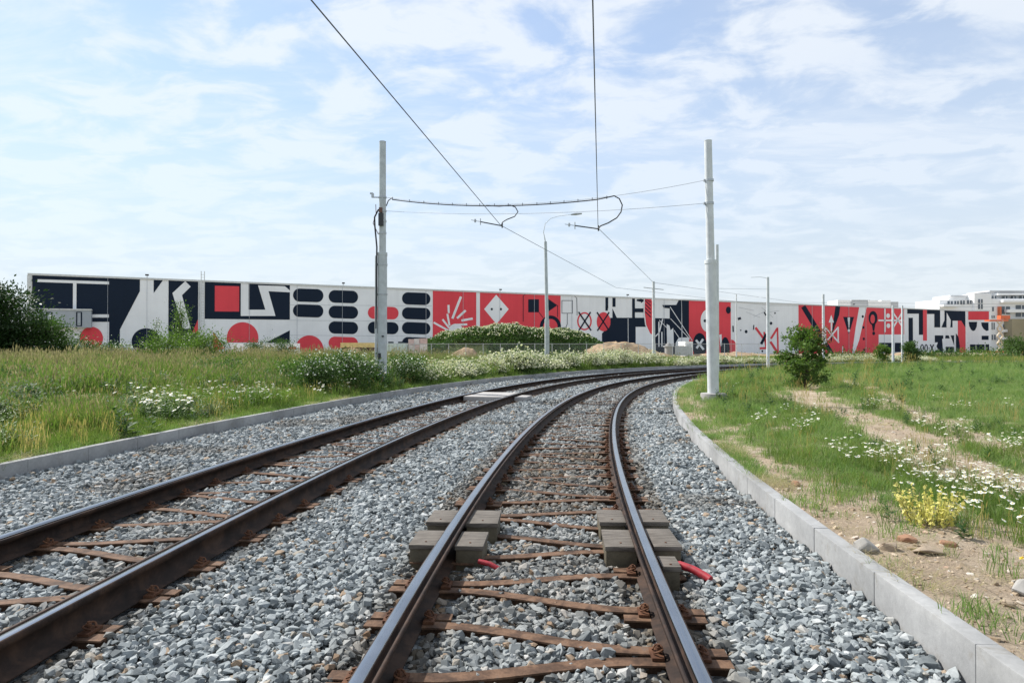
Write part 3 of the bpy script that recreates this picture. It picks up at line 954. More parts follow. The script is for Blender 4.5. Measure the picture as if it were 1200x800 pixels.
# red panels: burst, diamond, plug
mural([(507.1, 318), (558, 318), (558, GY), (507.1, GY)], 'R', 1, 'painted_panel')
mural([(562.4, 318), (656.9, 318), (656.9, GY), (562.4, GY)], 'R', 1, 'painted_panel')
Cc = zr(420, 320, 5.4545)
for a, b_, w_ in (((655, 150), (600, 290), 15), ((575, 203), (577, 255), 13), ((568, 260), (582, 335), 12), ((537, 295), (580, 350), 12), ((480, 315), (590, 375), 12), ((527, 383), (610, 383), 13),
                  ((685, 238), (630, 288), 14), ((730, 290), (658, 303), 14), ((695, 327), (630, 330), 13), ((682, 367), (645, 345), 11), ((640, 400), (680, 440), 12)):
    mural(Cc(bar(a, b_, w_)), 'W', 2, 'painted_ray')
mural(Cc(ell(622, 365, 45, 42)), 'W', 3, 'painted_disc')
mural(Cc([(880, 138), (960, 230), (882, 325), (803, 230)]), 'W', 2, 'painted_diamond')
for ex in (852, 910): mural(Cc(ell(ex, 230, 7, 8, 12)), 'K', 3, 'painted_dot')
for q in (bar((908, 324), (1023, 324), 5), bar((910, 322), (910, 350), 5), bar((1021, 322), (1021, 350), 5), bar((862, 112), (886, 112), 5)): mural(Cc(q), 'W', 2, 'painted_line')
D = zr(600, 320, 5.4545)
mural(D(rect(103, 167, 172, 250)), 'K', 2, 'painted_square')
mural(D([(225, 160), (290, 205), (225, 250)]), 'K', 2)
ring(600 + 245 / 5.4545, 320 + 342 / 5.4545, 68 / 5.4545, 72 / 5.4545, 4.0, 'K', 2)
for a, b_ in (((85, 128), (300, 128)), ((71, 145), (71, 310)), ((172, 250), (198, 285)), ((291, 205), (291, 280)), ((85, 128), (71, 145))): mural(D(bar(a, b_, 4)), 'K', 3, 'painted_line')
for a, b_ in (((312, 138), (398, 138)), ((398, 138), (414, 158)), ((414, 158), (416, 270)), ((318, 175), (386, 175)), ((386, 173), (386, 258)), ((318, 256), (386, 256)), ((319, 173), (319, 258)), ((353, 258), (353, 325)), ((353, 325), (345, 345)), ((345, 346), (312, 348))):
    mural(D(bar(a, b_, 3.2)), 'K', 1, 'painted_line')
ring(600 + 463 / 5.4545, 320 + 307 / 5.4545, 47 / 5.4545, 58 / 5.4545, 1.7, 'R', 1)
mural(D(ell(585, 310, 44, 61)), 'R', 3, 'painted_disc')
for a, b_ in (((425, 248), (505, 366)), ((502, 248), (427, 366)), ((543, 250), (620, 368)), ((620, 250), (545, 368))): mural(D(bar(a, b_, 9)), 'K', 4, 'painted_line')
# black machinery panel
mural(D(rect(597, 60, 615, 225)), 'K', 1, 'painted_bar')
mural(D([(597, 225), (615, 205), (612, 240), (597, 240)]), 'K', 1)
mural(D(rect(642, 60, 662, 215)), 'K', 1, 'painted_bar')
mural(D([(642, 225), (670, 285), (642, 285)]), 'K', 1)
mural(D(rect(768, 60, 786, 290)), 'K', 1, 'painted_bar')
mural(D([(575, 385), (628, 330), (628, 285), (845, 285), (1008, 290), (1008, 225), (970, 222), (960, 203), (1050, 203), (1066, 170), (1010, 165), (1010, 60), (1131, 60), (1131, 600), (575, 600)]), 'K', 2, 'painted_panel')
mural(D(rect(786, 225, 845, 250)), 'K', 1, 'painted_bar')
mural(D([(797, 168), (825, 160), (825, 152), (850, 172), (825, 192), (825, 184), (797, 178)]), 'K', 1)
mural(D(rect(790, 343, 900, 520)), 'W', 3, 'painted_panel')
mural(D([(842, 140), (888, 140), (908, 200), (908, 405), (878, 392), (850, 330), (840, 250)]), 'W', 4)
mural(D([(848, 140), (888, 140), (905, 200), (905, 398), (882, 385), (857, 330), (847, 250)]), 'R', 5)
for k in range(5): mural(D(bar((850, 150 + 24 * k), (886, 185 + 24 * k), 6)), 'K', 6, 'painted_line')
mural(D([(988, 325), (1006, 335), (1012, 365), (1030, 350), (1034, 470), (990, 470)]), 'W', 3)
mural(D([(1065, 412), (1131, 410), (1131, 500), (1045, 500), (1045, 445)]), 'W', 3)
for q in (bar((938, 310), (938, 470), 7), bar((957, 375), (957, 470), 7), bar((962, 292), (940, 380), 7), bar((940, 380), (915, 405), 7), bar((1010, 215), (1150, 430), 4), bar((1012, 290), (1135, 420), 4), bar((1035, 365), (1065, 410), 4),
          bar((940, 300), (990, 350), 4), bar((1083, 160), (1086, 410), 3), bar((741, 290), (742, 480), 3)): mural(D(q), 'W', 4, 'painted_line')
# red face panel and the arches
Ee = zr(780, 330, 6.667)
mural([(807.4, 318), (856.4, 318), (856.4, GY), (807.4, GY)], 'R', 1, 'painted_panel')
mural(Ee(ell(328, 305, 55, 88)), 'W', 2, 'painted_disc')
mural(Ee(ell(307, 305, 11, 12, 14)), 'K', 3, 'painted_dot')
mural(Ee(ell(265, 500, 55, 100)), 'K', 2, 'painted_disc')
for a, b_ in (((236, 455), (296, 530)), ((292, 448), (240, 520))): mural(Ee(bar(a, b_, 17)), 'W', 4, 'painted_bar')
mural(Ee([(418, 415), (436, 410), (440, 500), (428, 505)]), 'W', 2)
mural(Ee(ell(465, 525, 36, 92)), 'K', 2, 'painted_disc')
mural(Ee(ell(490, 222, 19, 28, 20)), 'K', 3, 'painted_disc')
mural(Ee(ell(512, 512, 42, 60, 24, -90, 90)), 'R', 1, 'painted_disc')
for cx, cy, r in ((629, 390, 11), (824, 325, 10), (855, 245, 6), (755, 542, 7), (587, 379, 5)): mural(Ee(ell(cx, cy, r, r * 1.2, 14)), 'K', 1, 'painted_dot')
for a, b_, w_ in (((565, 292), (588, 284), 18), ((770, 238), (785, 264), 10), ((526, 345), (528, 392), 10), ((689, 338), (686, 375), 7), ((616, 550), (630, 575), 10), ((745, 487), (786, 408), 20)): mural(Ee(bar(a, b_, w_)), 'K', 3, 'painted_bar')
for a, b_, w_ in (((702, 358), (785, 470), 18), ((770, 392), (786, 520), 14), ((735, 520), (792, 518), 16), ((822, 445), (872, 365), 16), ((874, 358), (878, 568), 12), ((818, 468), (878, 560), 18)): mural(Ee(bar(a, b_, w_)), 'R', 2, 'painted_bar')
for k in range(5): mural(Ee(bar((570 + 60 * k, 200 + 37 * (k % 3)), (690 + 50 * k, 225 + 55 * (k % 2)), 2.5)), 'G', 1, 'painted_line')
# red panel with signs
G_ = zr(920, 330, 7.275)
mural([(935.8, 318), (1059.5, 318), (1059.5, GY), (935.8, GY)], 'R', 1, 'painted_panel')
mural(G_([(138, 222), (172, 198), (325, 455), (415, 610), (405, 640), (385, 635), (285, 470)]), 'K', 2, 'painted_bar')
mural(G_([(430, 150), (470, 150), (462, 280), (440, 340), (410, 420), (395, 520), (385, 500), (405, 380)]), 'K', 2)
mural(G_([(393, 283), (416, 348), (371, 348)]), 'W', 3, 'painted_arrow')
mural(G_(bar((395, 345), (395, 455), 13)), 'W', 3, 'painted_bar')
for a, b_ in (((340, 385), (458, 520)), ((455, 385), (340, 520)), ((451, 385), (451, 515)), ((343, 385), (343, 520))): mural(G_(bar(a, b_, 12)), 'W', 4, 'painted_line')
mural(G_([(495, 300), (588, 300), (543, 452)]), 'K', 2)
mural(G_([(533, 305), (553, 305), (547, 392), (540, 392)]), 'W', 3)
mural(G_(ell(543, 416, 10, 13, 14)), 'W', 3, 'painted_dot')
mural(G_([(632, 150), (696, 150), (660, 370), (630, 500), (582, 638), (570, 610), (600, 400)]), 'W', 2)
for cx, cy in ((662, 297), (667, 390), (670, 487), (672, 580)): mural(G_(ell(cx, cy, 9, 12, 12)), 'K', 3, 'painted_dot')
mural(G_(ell(750, 310, 38, 60)), 'K', 2, 'painted_disc')
mural(G_(ell(746, 318, 19, 38)), 'R', 3, 'painted_disc')
mural(G_([(738, 360), (772, 350), (760, 420), (748, 420)]), 'K', 2)
mural(G_(ell(755, 440, 12, 16, 14)), 'K', 3, 'painted_dot')
for a, b_, w_ in (((852, 230), (852, 430), 10), ((795, 330), (1010, 330), 14), ((916, 255), (1006, 395), 12), ((1005, 250), (916, 400), 12), ((490, 550), (490, 640), 10)): mural(G_(bar(a, b_, w_)), 'W', 3, 'painted_line')
for cx, cy in ((878, 290), (880, 375)): mural(G_(ell(cx, cy, 16, 20, 16)), 'W', 3, 'painted_dot')
mural(G_(rect(797, 450, 1016, 720)), 'W', 2, 'painted_panel')
mural(G_(rect(802, 520, 908, 600)), 'K', 3, 'window')
mural(G_(rect(934, 520, 995, 600)), 'K', 3, 'window')
# end of the long front
H_ = zr(1040, 320, 7.275)
for r_ in (rect(170, 200, 303, 345), rect(268, 340, 303, 525), rect(180, 380, 217, 600), rect(338, 200, 450, 348), rect(400, 345, 450, 462)): mural(H_(r_), 'K', 1, 'painted_bar')
mural(H_(rect(303, 200, 336, 575)), 'R', 2, 'painted_bar')
mural(H_([(487, 200), (665, 200), (665, 465), (600, 405), (487, 405)]), 'K', 1, 'painted_panel')
mural(H_([(487, 400), (503, 400), (503, 462), (460, 462)]), 'K', 1)
mural(H_([(538, 400), (555, 400), (555, 462), (535, 462)]), 'K', 1)
mural(H_([(505, 335), (540, 400), (535, 465), (505, 465)]), 'W', 2)
mural(H_([(600, 405), (628, 405), (665, 465), (665, 760), (620, 760), (600, 600)]), 'R', 2)
mural(H_([(583, 512), (605, 545), (616, 620), (612, 760), (583, 760)]), 'K', 3)
mural(H_(rect(403, 530, 475, 760)), 'K', 1, 'painted_panel')
mural(H_([(403, 590), (428, 590), (416, 622), (430, 655), (403, 655)]), 'W', 2)
mural(H_([(465, 560), (500, 560), (490, 600), (490, 640), (475, 700)]), 'W', 2)
mural(H_([(495, 530), (522, 530), (530, 556), (492, 556)]), 'K', 1)
mural(H_([(538, 530), (568, 530), (568, 615)]), 'K', 1)
mural(H_(rect(497, 627, 565, 760)), 'K', 2, 'door')
# lettering beside the small tree: o, o and x
for cx in (294, 344 - 16): ring(1040 + cx / 7.275, 320 + 636 / 7.275, 15 / 7.275, 31 / 7.275, 1.1, 'K', 3)
mural(H_(bar((349, 640), (358, 640), 8)), 'K', 3, 'painted_dot')
for a, b_ in (((364, 608), (392, 668)), ((392, 608), (364, 668))): mural(H_(bar(a, b_, 9)), 'K', 3, 'painted_letter')
# end bay
I0 = lambda pts: [(max(x, 1133.4), y) for x, y in H_(pts)]
mural(I0(rect(690, 200, 866, 398)), 'R', 1, 'painted_panel')
mural(I0([(693, 415), (765, 415), (762, 455), (748, 485), (730, 493), (712, 480), (698, 450)]), 'K', 1)
mural(I0([(800, 420), (862, 420), (862, 488), (842, 492), (820, 475), (805, 450)]), 'K', 1)
mural(I0(rect(803, 533, 862, 568)), 'K', 1, 'window')
sf = mural(I0(rect(703, 607, 866, 760)), 'K', 1, 'shop_window')
mural(I0(rect(752, 607, 755, 760)), 'W', 2, 'mullion')
mural(I0(rect(828, 607, 834, 760)), 'W', 2, 'mullion')
# panel joints of the cladding
for px in (126, 172, 292, 348, 401, 446, 499, 542.5, 585.5, 626, 670, 778, 798.5, 951.5, 994.5, 1014.5, 1036):
    mural([(px - 0.18, 318), (px + 0.18, 318), (px + 0.18, GY), (px - 0.18, GY)], 'G', 7, 'panel_joint')
for py in (357, 375, 392.5): mural([(340, py), (506, py + 1.2), (506, py + 1.55), (340, py + 0.35)], 'G', 0, 'panel_joint')
# grey upper-floor annex on the left, window, ladder, roof lamps
mb = MB()
q = [fac(37, 383, 0), fac(108, 384, 0), fac(108, 364, 0), fac(37, 363, 0)]
prism(mb, [p + FN * 1.2 for p in q], FN, 1.19)
an = hpart(mb, 'annex', GREY)
mb = MB(); q = [fac(37, 363, 0), fac(108.4, 364, 0), fac(108.4, 362.6, 0), fac(37, 361.6, 0)]
prism(mb, [p + FN * 1.35 for p in q], FN, 1.33); hpart(mb, 'annex_roof_edge', M['pole_white'])
for x0, x1 in ((90.6, 97.5), (56, 63)):
    mb = MB(); q = [fac(x0, 382.4, 0), fac(x1, 382.4, 0), fac(x1, 365.8, 0), fac(x0, 365.8, 0)]
    prism(mb, [p + FN * 1.24 for p in q], FN, 0.10); wf = hpart(mb, 'annex_window', BLACK)
    mb = MB(); q = [fac(x0 + 1.6, 381.4, 0), fac(x1 - 1.6, 381.4, 0), fac(x1 - 1.6, 366.8, 0), fac(x0 + 1.6, 366.8, 0)]
    prism(mb, [p + FN * 1.27 for p in q], FN, 0.02); hpart(mb, 'window_pane', GREY)
mb = MB()
for x in (235.4, 239.2):
    a, c_ = fac(x, 396, 0.5), fac(x, 322, 0.5)
    mb.tube([a, zz(c_, HTOP + 1.3)], 0.06, 6)
zr0 = 1.0
a, c_ = fac(235.4, 400, 0.5), fac(239.2, 400, 0.5)
while zr0 < HTOP + 1.0:
    mb.tube([zz(a, zr0), zz(c_, zr0)], 0.03, 5); zr0 += 0.42
for zc_ in (4, 7, 10):
    for p in (a, c_): mb.tube([zz(p, zc_), zz(p, zc_) - FN * 0.5], 0.035, 5)
hpart(mb, 'roof_ladder', M['pole_white'])
mb = MB(); a = fac(232.8, 400, 0.12); mb.tube([zz(a, ZB), zz(a, HTOP - 0.3)], 0.11, 8); hpart(mb, 'downpipe', M['pole_white'])
for px in (172, 402, 586, 735, 1000):
    mb = MB(); p = fac(px, 330, 0.2); p = zz(p, HTOP)
    mb.tube([p - FN * 0.2, p - FN * 0.2 + Vector((0, 0, 0.35))], 0.04, 6)
    mb.box(p + Vector((0, 0, 0.4)), (0.45, 0.3, 0.22), 0.3)
    hpart(mb, 'roof_lamp', M['cable'])

# ------------------------------------------------------------------ apartment houses behind
M['render_white'] = simple('white_render', (0.84, 0.84, 0.83), 0.8, 0, 0.05, 0.2)
M['render_grey'] = simple('grey_render', (0.52, 0.53, 0.54), 0.8, 0, 0.08, 0.2)
M['render_tan'] = simple('tan_render', (0.30, 0.26, 0.17), 0.8, 0, 0.1, 0.2)
M['brick_red'] = simple('orange_paint', (0.62, 0.16, 0.07), 0.6, 0, 0.1, 0.3)
def pbox(parent, name, mat, x0, x1, y0, y1, Y, depth, proud=0.0):
    """a box whose front is seen between those places of the photograph, standing at depth Y"""
    a, b_ = at(x0, y1, Y - proud), at(x1, y0, Y - proud)
    mb = MB(); mb.box(((a.x + b_.x) / 2, Y - proud + depth / 2, (a.z + b_.z) / 2), (abs(b_.x - a.x), depth, abs(b_.z - a.z)))
    o = mb.build(name, mat)
    o.parent = parent
    o.matrix_parent_inverse = Matrix.Translation(-parent.location)
    return o
YA = 235.0
apt = empty('apartment_house', at(1165, 412, YA))
tag(apt, 'white apartment block with balconies behind the right end of the hall', 'building')
pbox(apt, 'wall', M['render_white'], 1101, 1142, 351, 418, YA, 14)
pbox(apt, 'wall', M['render_white'], 1142, 1162, 344, 418, YA, 14, 1.0)
pbox(apt, 'wall', M['render_white'], 1162, 1262, 350, 418, YA, 14, 0.4)
pbox(apt, 'penthouse', M['render_white'], 1112, 1140, 347.5, 351, YA, 9, -3)
pbox(apt, 'penthouse', M['render_grey'], 1161, 1255, 341.5, 350.5, YA, 9, -2.5)
pbox(apt, 'roof', M['render_grey'], 1114, 1142, 345.8, 347.4, YA, 10, -2.2)
pbox(apt, 'roof', M['render_white'], 1170, 1262, 343.5, 345.5, YA, 11, -0.6)
pbox(apt, 'roof', M['render_grey'], 1160, 1262, 340.2, 341.6, YA, 12, -1.9)
for x0, x1, y0, y1, pr in ((1111, 1117, 352.8, 357, .2), (1119, 1124, 352.6, 356.5, .2), (1126, 1131, 352, 356.5, .2), (1134, 1139, 351.5, 356, .2), (1147, 1152, 350.5, 355, 1.2), (1147, 1152, 356, 362, 1.2),
                           (1160, 1165, 359.5, 364.5, .6), (1162, 1166, 369.5, 372.5, .6), (1173, 1184, 359, 368, .6), (1191, 1204, 357.5, 362, .6), (1191, 1204, 365.5, 371, .6), (1176, 1184, 380, 386, .6),
                           (1162, 1166, 378, 386, .6), (1162, 1167, 392, 398, .6), (1178, 1185, 388, 396, .6), (1178, 1185, 400, 406, .6), (1163, 1168, 346.5, 349.8, .0), (1176, 1181, 347, 350, -2), (1186, 1191, 346.8, 350, -2), (1196, 1201, 346.5, 350, -2)):
    wn_ = pbox(apt, 'window', M['dark_glass'], x0, x1, y0, y1, YA, 0.3, pr)
    pbox(apt, 'window_mullion', M['render_white'], (x0 + x1) / 2 - 0.3, (x0 + x1) / 2 + 0.3, y0, y1, YA, 0.2, pr + 0.15)
for x0, x1, y0, y1 in ((1181, 1262, 362.5, 366), (1106, 1126, 356.5, 359), (1172, 1190, 395, 398), (1172, 1190, 386, 389), (1176, 1262, 351.5, 354)):
    pbox(apt, 'balcony', M['render_white'], x0, x1, y0, y1, YA, 2.2, 2.2)
pbox(apt, 'stair_wall', M['render_tan'], 1186, 1262, 373.5, 416, YA, 4, 4.2)
pbox(apt, 'balcony_side', M['brick_red'], 1172, 1174, 359, 372, YA, 1.5, 1.6)
ho = empty('apartment_house', at(1020, 412, 300))
tag(ho, 'white rooftop storey of a house rising behind the red part of the hall', 'building')
for nm, mt, x0, x1, y0, y1 in (('wall', 'render_white', 982, 997, 351.5, 415), ('wall', 'render_white', 1018, 1030, 351.8, 415), ('wall', 'render_white', 1033, 1044, 351.8, 415), ('wall', 'render_grey', 997, 1018, 353, 415), ('wall', 'render_grey', 1044, 1053, 353.5, 415), ('wall', 'render_white', 1030, 1033, 353, 415), ('roof', 'render_grey', 998, 1020, 351.2, 352.6)):
    pbox(ho, nm, M[mt], x0, x1, y0, y1, 300, 10, {'render_grey': 0}.get(mt, 0.5))

# scissor lift at the end bay
YS = 176.0
lift = empty('scissor_lift', at(1171, 415, YS))
tag(lift, 'orange scissor lift raised high beside the white apartment block', 'lift')
lift_m = simple('lift_orange', (0.65, 0.14, 0.05), 0.5)
arm_m = simple('lift_arms', (0.62, 0.52, 0.38), 0.6)
pbox(lift, 'chassis', lift_m, 1161, 1182, 411.5, 415.2, YS, 2.0)
pbox(lift, 'platform', lift_m, 1160, 1182, 374.5, 376.2, YS, 2.0)
pbox(lift, 'railing', lift_m, 1173, 1184, 369.5, 373.8, YS, 1.4, -0.3)
for i in range(4):
    ya, yb = 411 - i * 8.7, 411 - (i + 1) * 8.7
    for e, Yd in ((0, 0), (1, 1.5)):
        for sg in (1, -1):
            mb = MB(); mb.tube([at(1172 - sg * 3.4, ya, YS + Yd), at(1172 + sg * 3.4, yb, YS + Yd)], 0.20, 6)
            o = mb.build('scissor_arm', arm_m); o.parent = lift; o.matrix_parent_inverse = Matrix.Translation(-lift.location)
for x in (1164, 1179):
    for Yd in (0, 1.7):
        mb = MB(); c0 = at(x, 415.5, YS + Yd); mb.tube([c0, c0 + Vector((0, 0.25, 0))], 0.4, 12)
        o = mb.build('wheel', M['cable']); o.parent = lift; o.matrix_parent_inverse = Matrix.Translation(-lift.location)

# ------------------------------------------------------------------ building-site things in front of the hall
def site(name, label, cat, group=None, loc=(0, 0, 0)):
    return tag(empty(name, loc), label, cat, group)
YC = 78.0
yel, mar, mint = simple('container_yellow', (0.62, 0.47, 0.20), 0.6), simple('container_maroon', (0.085, 0.02, 0.045), 0.6), simple('container_mint', (0.50, 0.60, 0.57), 0.6)
st_ = site('site_hut', 'low yellow and dark maroon hut behind the left mast', 'hut', None, at(418, 420, YC))
pbox(st_, 'wall', mar, 400.5, 441, 407, 415, YC, 5)
pbox(st_, 'roof', yel, 399, 442, 401.5, 407, YC, 5.6, 0.3)
pbox(st_, 'base', yel, 418, 441, 415, 423, YC, 5, 0.1)
pbox(st_, 'door', BLACK, 424, 431, 408.5, 414.5, YC, 0.2, 0.12)
st_ = site('shipping_container', 'pale mint site container just right of the left mast', 'container', None, at(465, 422, YC - 2))
pbox(st_, 'body', mint, 452, 474.5, 402, 426, YC - 2, 4)
for x in (453.5, 459, 464.5, 470): pbox(st_, 'rib', mint, x, x + 1.6, 403, 426, YC - 2, 0.1, 0.1)
pbox(st_, 'roof_bracket', BLACK, 455, 459.5, 400.2, 402, YC - 2, 1)
pbox(st_, 'roof_bracket', BLACK, 466.5, 471.5, 400.2, 402, YC - 2, 1)
pallet_a, pallet_b = simple('block_white', (0.66, 0.60, 0.56), 0.85), simple('block_pink', (0.58, 0.42, 0.38), 0.85)
for i, (x0, x1, y0, lab) in enumerate(((478.5, 485, 397.2, 'leftmost wrapped stack of pale building blocks by the green mound'), (485.3, 491.3, 396.8, 'middle wrapped stack of pale building blocks by the green mound'), (491.6, 499.5, 396.4, 'rightmost wrapped stack of pale building blocks by the green mound'))):
    st_ = site('block_stack', lab, 'blocks', 'stacks of building blocks', at(x0 + 3, 425, YC))
    for j in range(4):
        yy = y0 + j * 7
        pbox(st_, 'block_layer', pallet_a if (i + j) % 2 else pallet_b, x0 + 0.05 * j, x1, yy, yy + 6.7, YC, 1.0)
st_ = site('hoarding', 'long white site hoarding panel low in front of the half discs', 'hoarding', None, at(315, 415, 76))
for k in range(6): pbox(st_, 'panel', WHITE, 270 + 13.6 * k, 283.3 + 13.6 * k, 402.2 + 0.1 * (k % 2), 418, 76, 0.08)
pbox(st_, 'red_print', RED, 338, 347, 406.5, 409, 76, 0.03, 0.05)
YT = 95.0
st_ = site('water_tank', 'small pale round-topped tank on the site below the black mural', 'tank', None, at(782, 416, YT))
mb = MB(); c0 = at(783.5, 416, YT); mb.tube([c0, c0 + Vector((0, 0, 1.1)), c0 + Vector((0, 0, 1.5)), c0 + Vector((0, 0, 1.75))], [0.55, 0.55, 0.42, 0.15], 14)
o = mb.build('shell', M['concrete'], None, 0, 0.7); o.parent = st_; o.matrix_parent_inverse = Matrix.Translation(-st_.location)
mb = MB(); mb.box(c0 + Vector((0, 0, 1.25)), (1.3, 1.3, 0.1)); o = mb.build('collar', M['render_grey']); o.parent = st_; o.matrix_parent_inverse = Matrix.Translation(-st_.location)
st_ = site('panel_stack', 'grey metal fence panels leaning together beside the pale tank', 'panels', None, at(797, 416, YT))
for k in range(4): pbox(st_, 'panel', M['steel'], 791 + k * 3, 802 + k * 3, 405 + k * 0.6, 416.5, YT, 0.08, -0.4 * k)
st_ = site('shipping_container', 'white site container in front of the black and red mural', 'container', None, at(806, 416, YT + 3))
pbox(st_, 'body', M['render_white'], 803, 812, 400, 417, YT + 3, 4)
pbox(st_, 'door', M['render_grey'], 805, 810, 404, 416.5, YT + 3, 0.1, 0.06)

# wire fence in front of the mound
fen = site('wire_fence', 'thin wire mesh fence on slim posts in front of the green mound', 'fence', None, at(600, 420, 70))
m, nt, b = newmat('wire_mesh')
p = opos(nt)
b.inputs['Base Color'].default_value = (0.40, 0.43, 0.44, 1)
tr = N(nt, 'ShaderNodeBsdfTransparent')
sx = N(nt, 'ShaderNodeSeparateXYZ', {0: p})
def stripe(sock, w_, per):
    a = N(nt, 'ShaderNodeMath', {0: sock, 1: per}, operation='MULTIPLY')
    f_ = N(nt, 'ShaderNodeMath', {0: a.outputs[0]}, operation='FRACT')
    return N(nt, 'ShaderNodeMath', {0: f_.outputs[0], 1: w_}, operation='LESS_THAN').outputs[0]
sg = N(nt, 'ShaderNodeMath', {0: stripe(sx.outputs[0], 0.05, 16.0), 1: stripe(sx.outputs[2], 0.05, 12.0)}, operation='MAXIMUM')
mx = N(nt, 'ShaderNodeMixShader', {0: sg.outputs[0], 1: tr.outputs[0], 2: b.outputs[0]})
nt.links.new(mx.outputs[0], nt.nodes['Material Output'].inputs['Surface'])
M['mesh'] = m
YF = 70.0
fx = [445 + 20.2 * k for k in range(23)]
for k, px in enumerate(fx):
    a = at(px, 420, YF); mb = MB()
    mb.tube([zz(a, -0.1), zz(a, 2.02)], 0.035, 6); o = mb.build('post', M['steel']); o.parent = fen; o.matrix_parent_inverse = Matrix.Translation(-fen.location)
    if k < len(fx) - 1:
        c_ = at(fx[k + 1], 420, YF)
        mb = MB(); mb.add([zz(a, 0.0), zz(c_, 0.0), zz(c_, 1.95), zz(a, 1.95)], [(0, 1, 2, 3)])
        o = mb.build('mesh_panel', M['mesh']); o.parent = fen; o.matrix_parent_inverse = Matrix.Translation(-fen.location)
        mb = MB(); mb.tube([zz(a, 1.97), zz(c_, 1.97)], 0.02, 5); o = mb.build('top_rail', M['steel']); o.parent = fen; o.matrix_parent_inverse = Matrix.Translation(-fen.location)

# heaps of earth
M['earth'] = simple('earth_heap', (0.36, 0.26, 0.165), 0.95, 0, 0.3, 0.8, 7, 0.6, 0.1)
def heap(name, cx, cy, rx, ry, h, label, seed, mat, cat='mound', steep=1.0):
    n1, n2 = 72, 34
    vs, fs = [(cx, cy, h)], []
    for j in range(1, n2 + 1):
        r = j / n2
        for i in range(n1):
            a = 2 * math.pi * i / n1
            wob = 1 + 0.22 * (float(vnoise(np.array([math.cos(a) * 2 + seed]), np.array([math.sin(a) * 2]), 1.0, seed)[0]) - 0.5)
            x, y = cx + math.cos(a) * rx * r * wob, cy + math.sin(a) * ry * r * wob
            hh = h * (math.cos(math.pi * r ** steep) * 0.5 + 0.5) + (float(vnoise(np.array([x]), np.array([y]), 0.8, seed)[0]) - 0.5) * 0.35 * h * (1 - r) + (float(vnoise(np.array([x]), np.array([y]), 2.6, seed)[0]) - 0.5) * 0.14 * h * (1 - r * 0.7)
            vs.append((x, y, hh - 0.3 * r))
    for i in range(n1): fs.append((0, 1 + i, 1 + (i + 1) % n1))
    for j in range(n2 - 1):
        for i in range(n1):
            a = 1 + j * n1 + i; b_ = 1 + j * n1 + (i + 1) % n1
            fs.append((a, a + n1, b_ + n1, b_))
    mb = MB(); mb.add(vs, fs)
    o = mb.build(name, mat, None, 0, 1.2)
    return tag(o, label, cat)
pt = at(724, 412, 88); heap('earth_heap', pt.x, pt.y, 10.5, 4, 2.25, 'bare sandy slope at the right end of the green mound', 3, M['earth'])
pt = at(412, 412, 60); heap('earth_heap', pt.x, pt.y, 2.8, 2.4, 1.7, 'small brown earth heap in front of the yellow hut', 5, M['earth'])
pt = at(545, 412, 84.5); heap('earth_heap', pt.x, pt.y, 3.6, 2.0, 1.6, 'brown earth patch on the left slope of the green mound', 6, M['earth'])
pt = at(1075, 416, 120); heap('earth_heap', pt.x, pt.y, 14, 4, 0.75, 'long low pale sand bank in front of the right end of the hall', 7, M['earth'])
pt = at(860, 418, 100); heap('earth_heap', pt.x, pt.y, 14, 4, 0.9, 'low pale sand bank in front of the middle of the hall', 8, M['earth'])
pt = at(602, 412, 92); MOUND = (pt.x, pt.y, 16.4, 7.0, 3.7)
heap('green_mound', *MOUND, 'tall overgrown earth mound in front of the red mural', 9, M['soil'], 'mound', 2.2)

# ------------------------------------------------------------------ masts, lamp posts and wires
def mast(px, Y, zbase, ytop, rb, rt, zstep, label, group, mat, base=False, lean=0.0):
    p = at(px, 407, Y); p.z = zbase
    ztop = CAMZ + (HY - ytop) / F * Y
    r = empty('tram_mast', p)
    tag(r, label, 'mast', group)
    H_ = ztop - zbase
    L_ = Vector((lean, 0, 0))
    mb = MB()
    if zstep:
        hs = zstep - zbase
        mb.tube([(0, 0, -0.2), L_ * (hs / H_) + Vector((0, 0, hs))], rb, 20)
        mb.build('lower_tube', mat, r, 0, 0.6)
        mb = MB(); mb.tube([L_ * (hs / H_) + Vector((0, 0, hs - 0.02)), L_ + Vector((0, 0, H_))], [rt, rt * 0.93], 20); mb.build('upper_tube', mat, r, 0, 0.6)
        mb = MB(); mb.tube([L_ * (hs / H_) + Vector((0, 0, hs - 0.07)), L_ * (hs / H_) + Vector((0, 0, hs + 0.03))], rb + 0.012, 20); mb.build('collar', mat, r, 0, 0.6)
    else:
        mb.tube([(0, 0, -0.2), L_ * 0.5 + Vector((0, 0, H_ * 0.5)), L_ + Vector((0, 0, H_))], [rb, (rb + rt) / 2, rt], 12)
        mb.build('tube', mat, r, 0, 0.6)
    mb = MB(); mb.tube([L_ + Vector((0, 0, H_)), L_ + Vector((0, 0, H_ + 0.02))], rt * 0.98, 12); mb.build('cap', mat, r, 0, 0.6)
    if base:
        mb = MB(); mb.tube([(0, 0, -0.3), (0, 0, 0.20)], 0.34, 16); mb.build('concrete_foot', M['concrete'], r, 0.02, 0.7)
    return r, p, H_
GP = 'poles of the tram line'
mL, pL, hL = mast(448, 22.6, 0.2, 166, 0.158, 0.122, CAMZ + (HY - 297) / F * 22.6, 'tall grey mast with cables beside the left kerb', GP, M['pole'])
mR, pR, hR = mast(836, 17.8, 0.17, 165, 0.148, 0.108, CAMZ + (HY - 306) / F * 17.8, 'tall pale mast with concrete foot beside the right kerb', GP, M['pole_white'], True, -0.13)
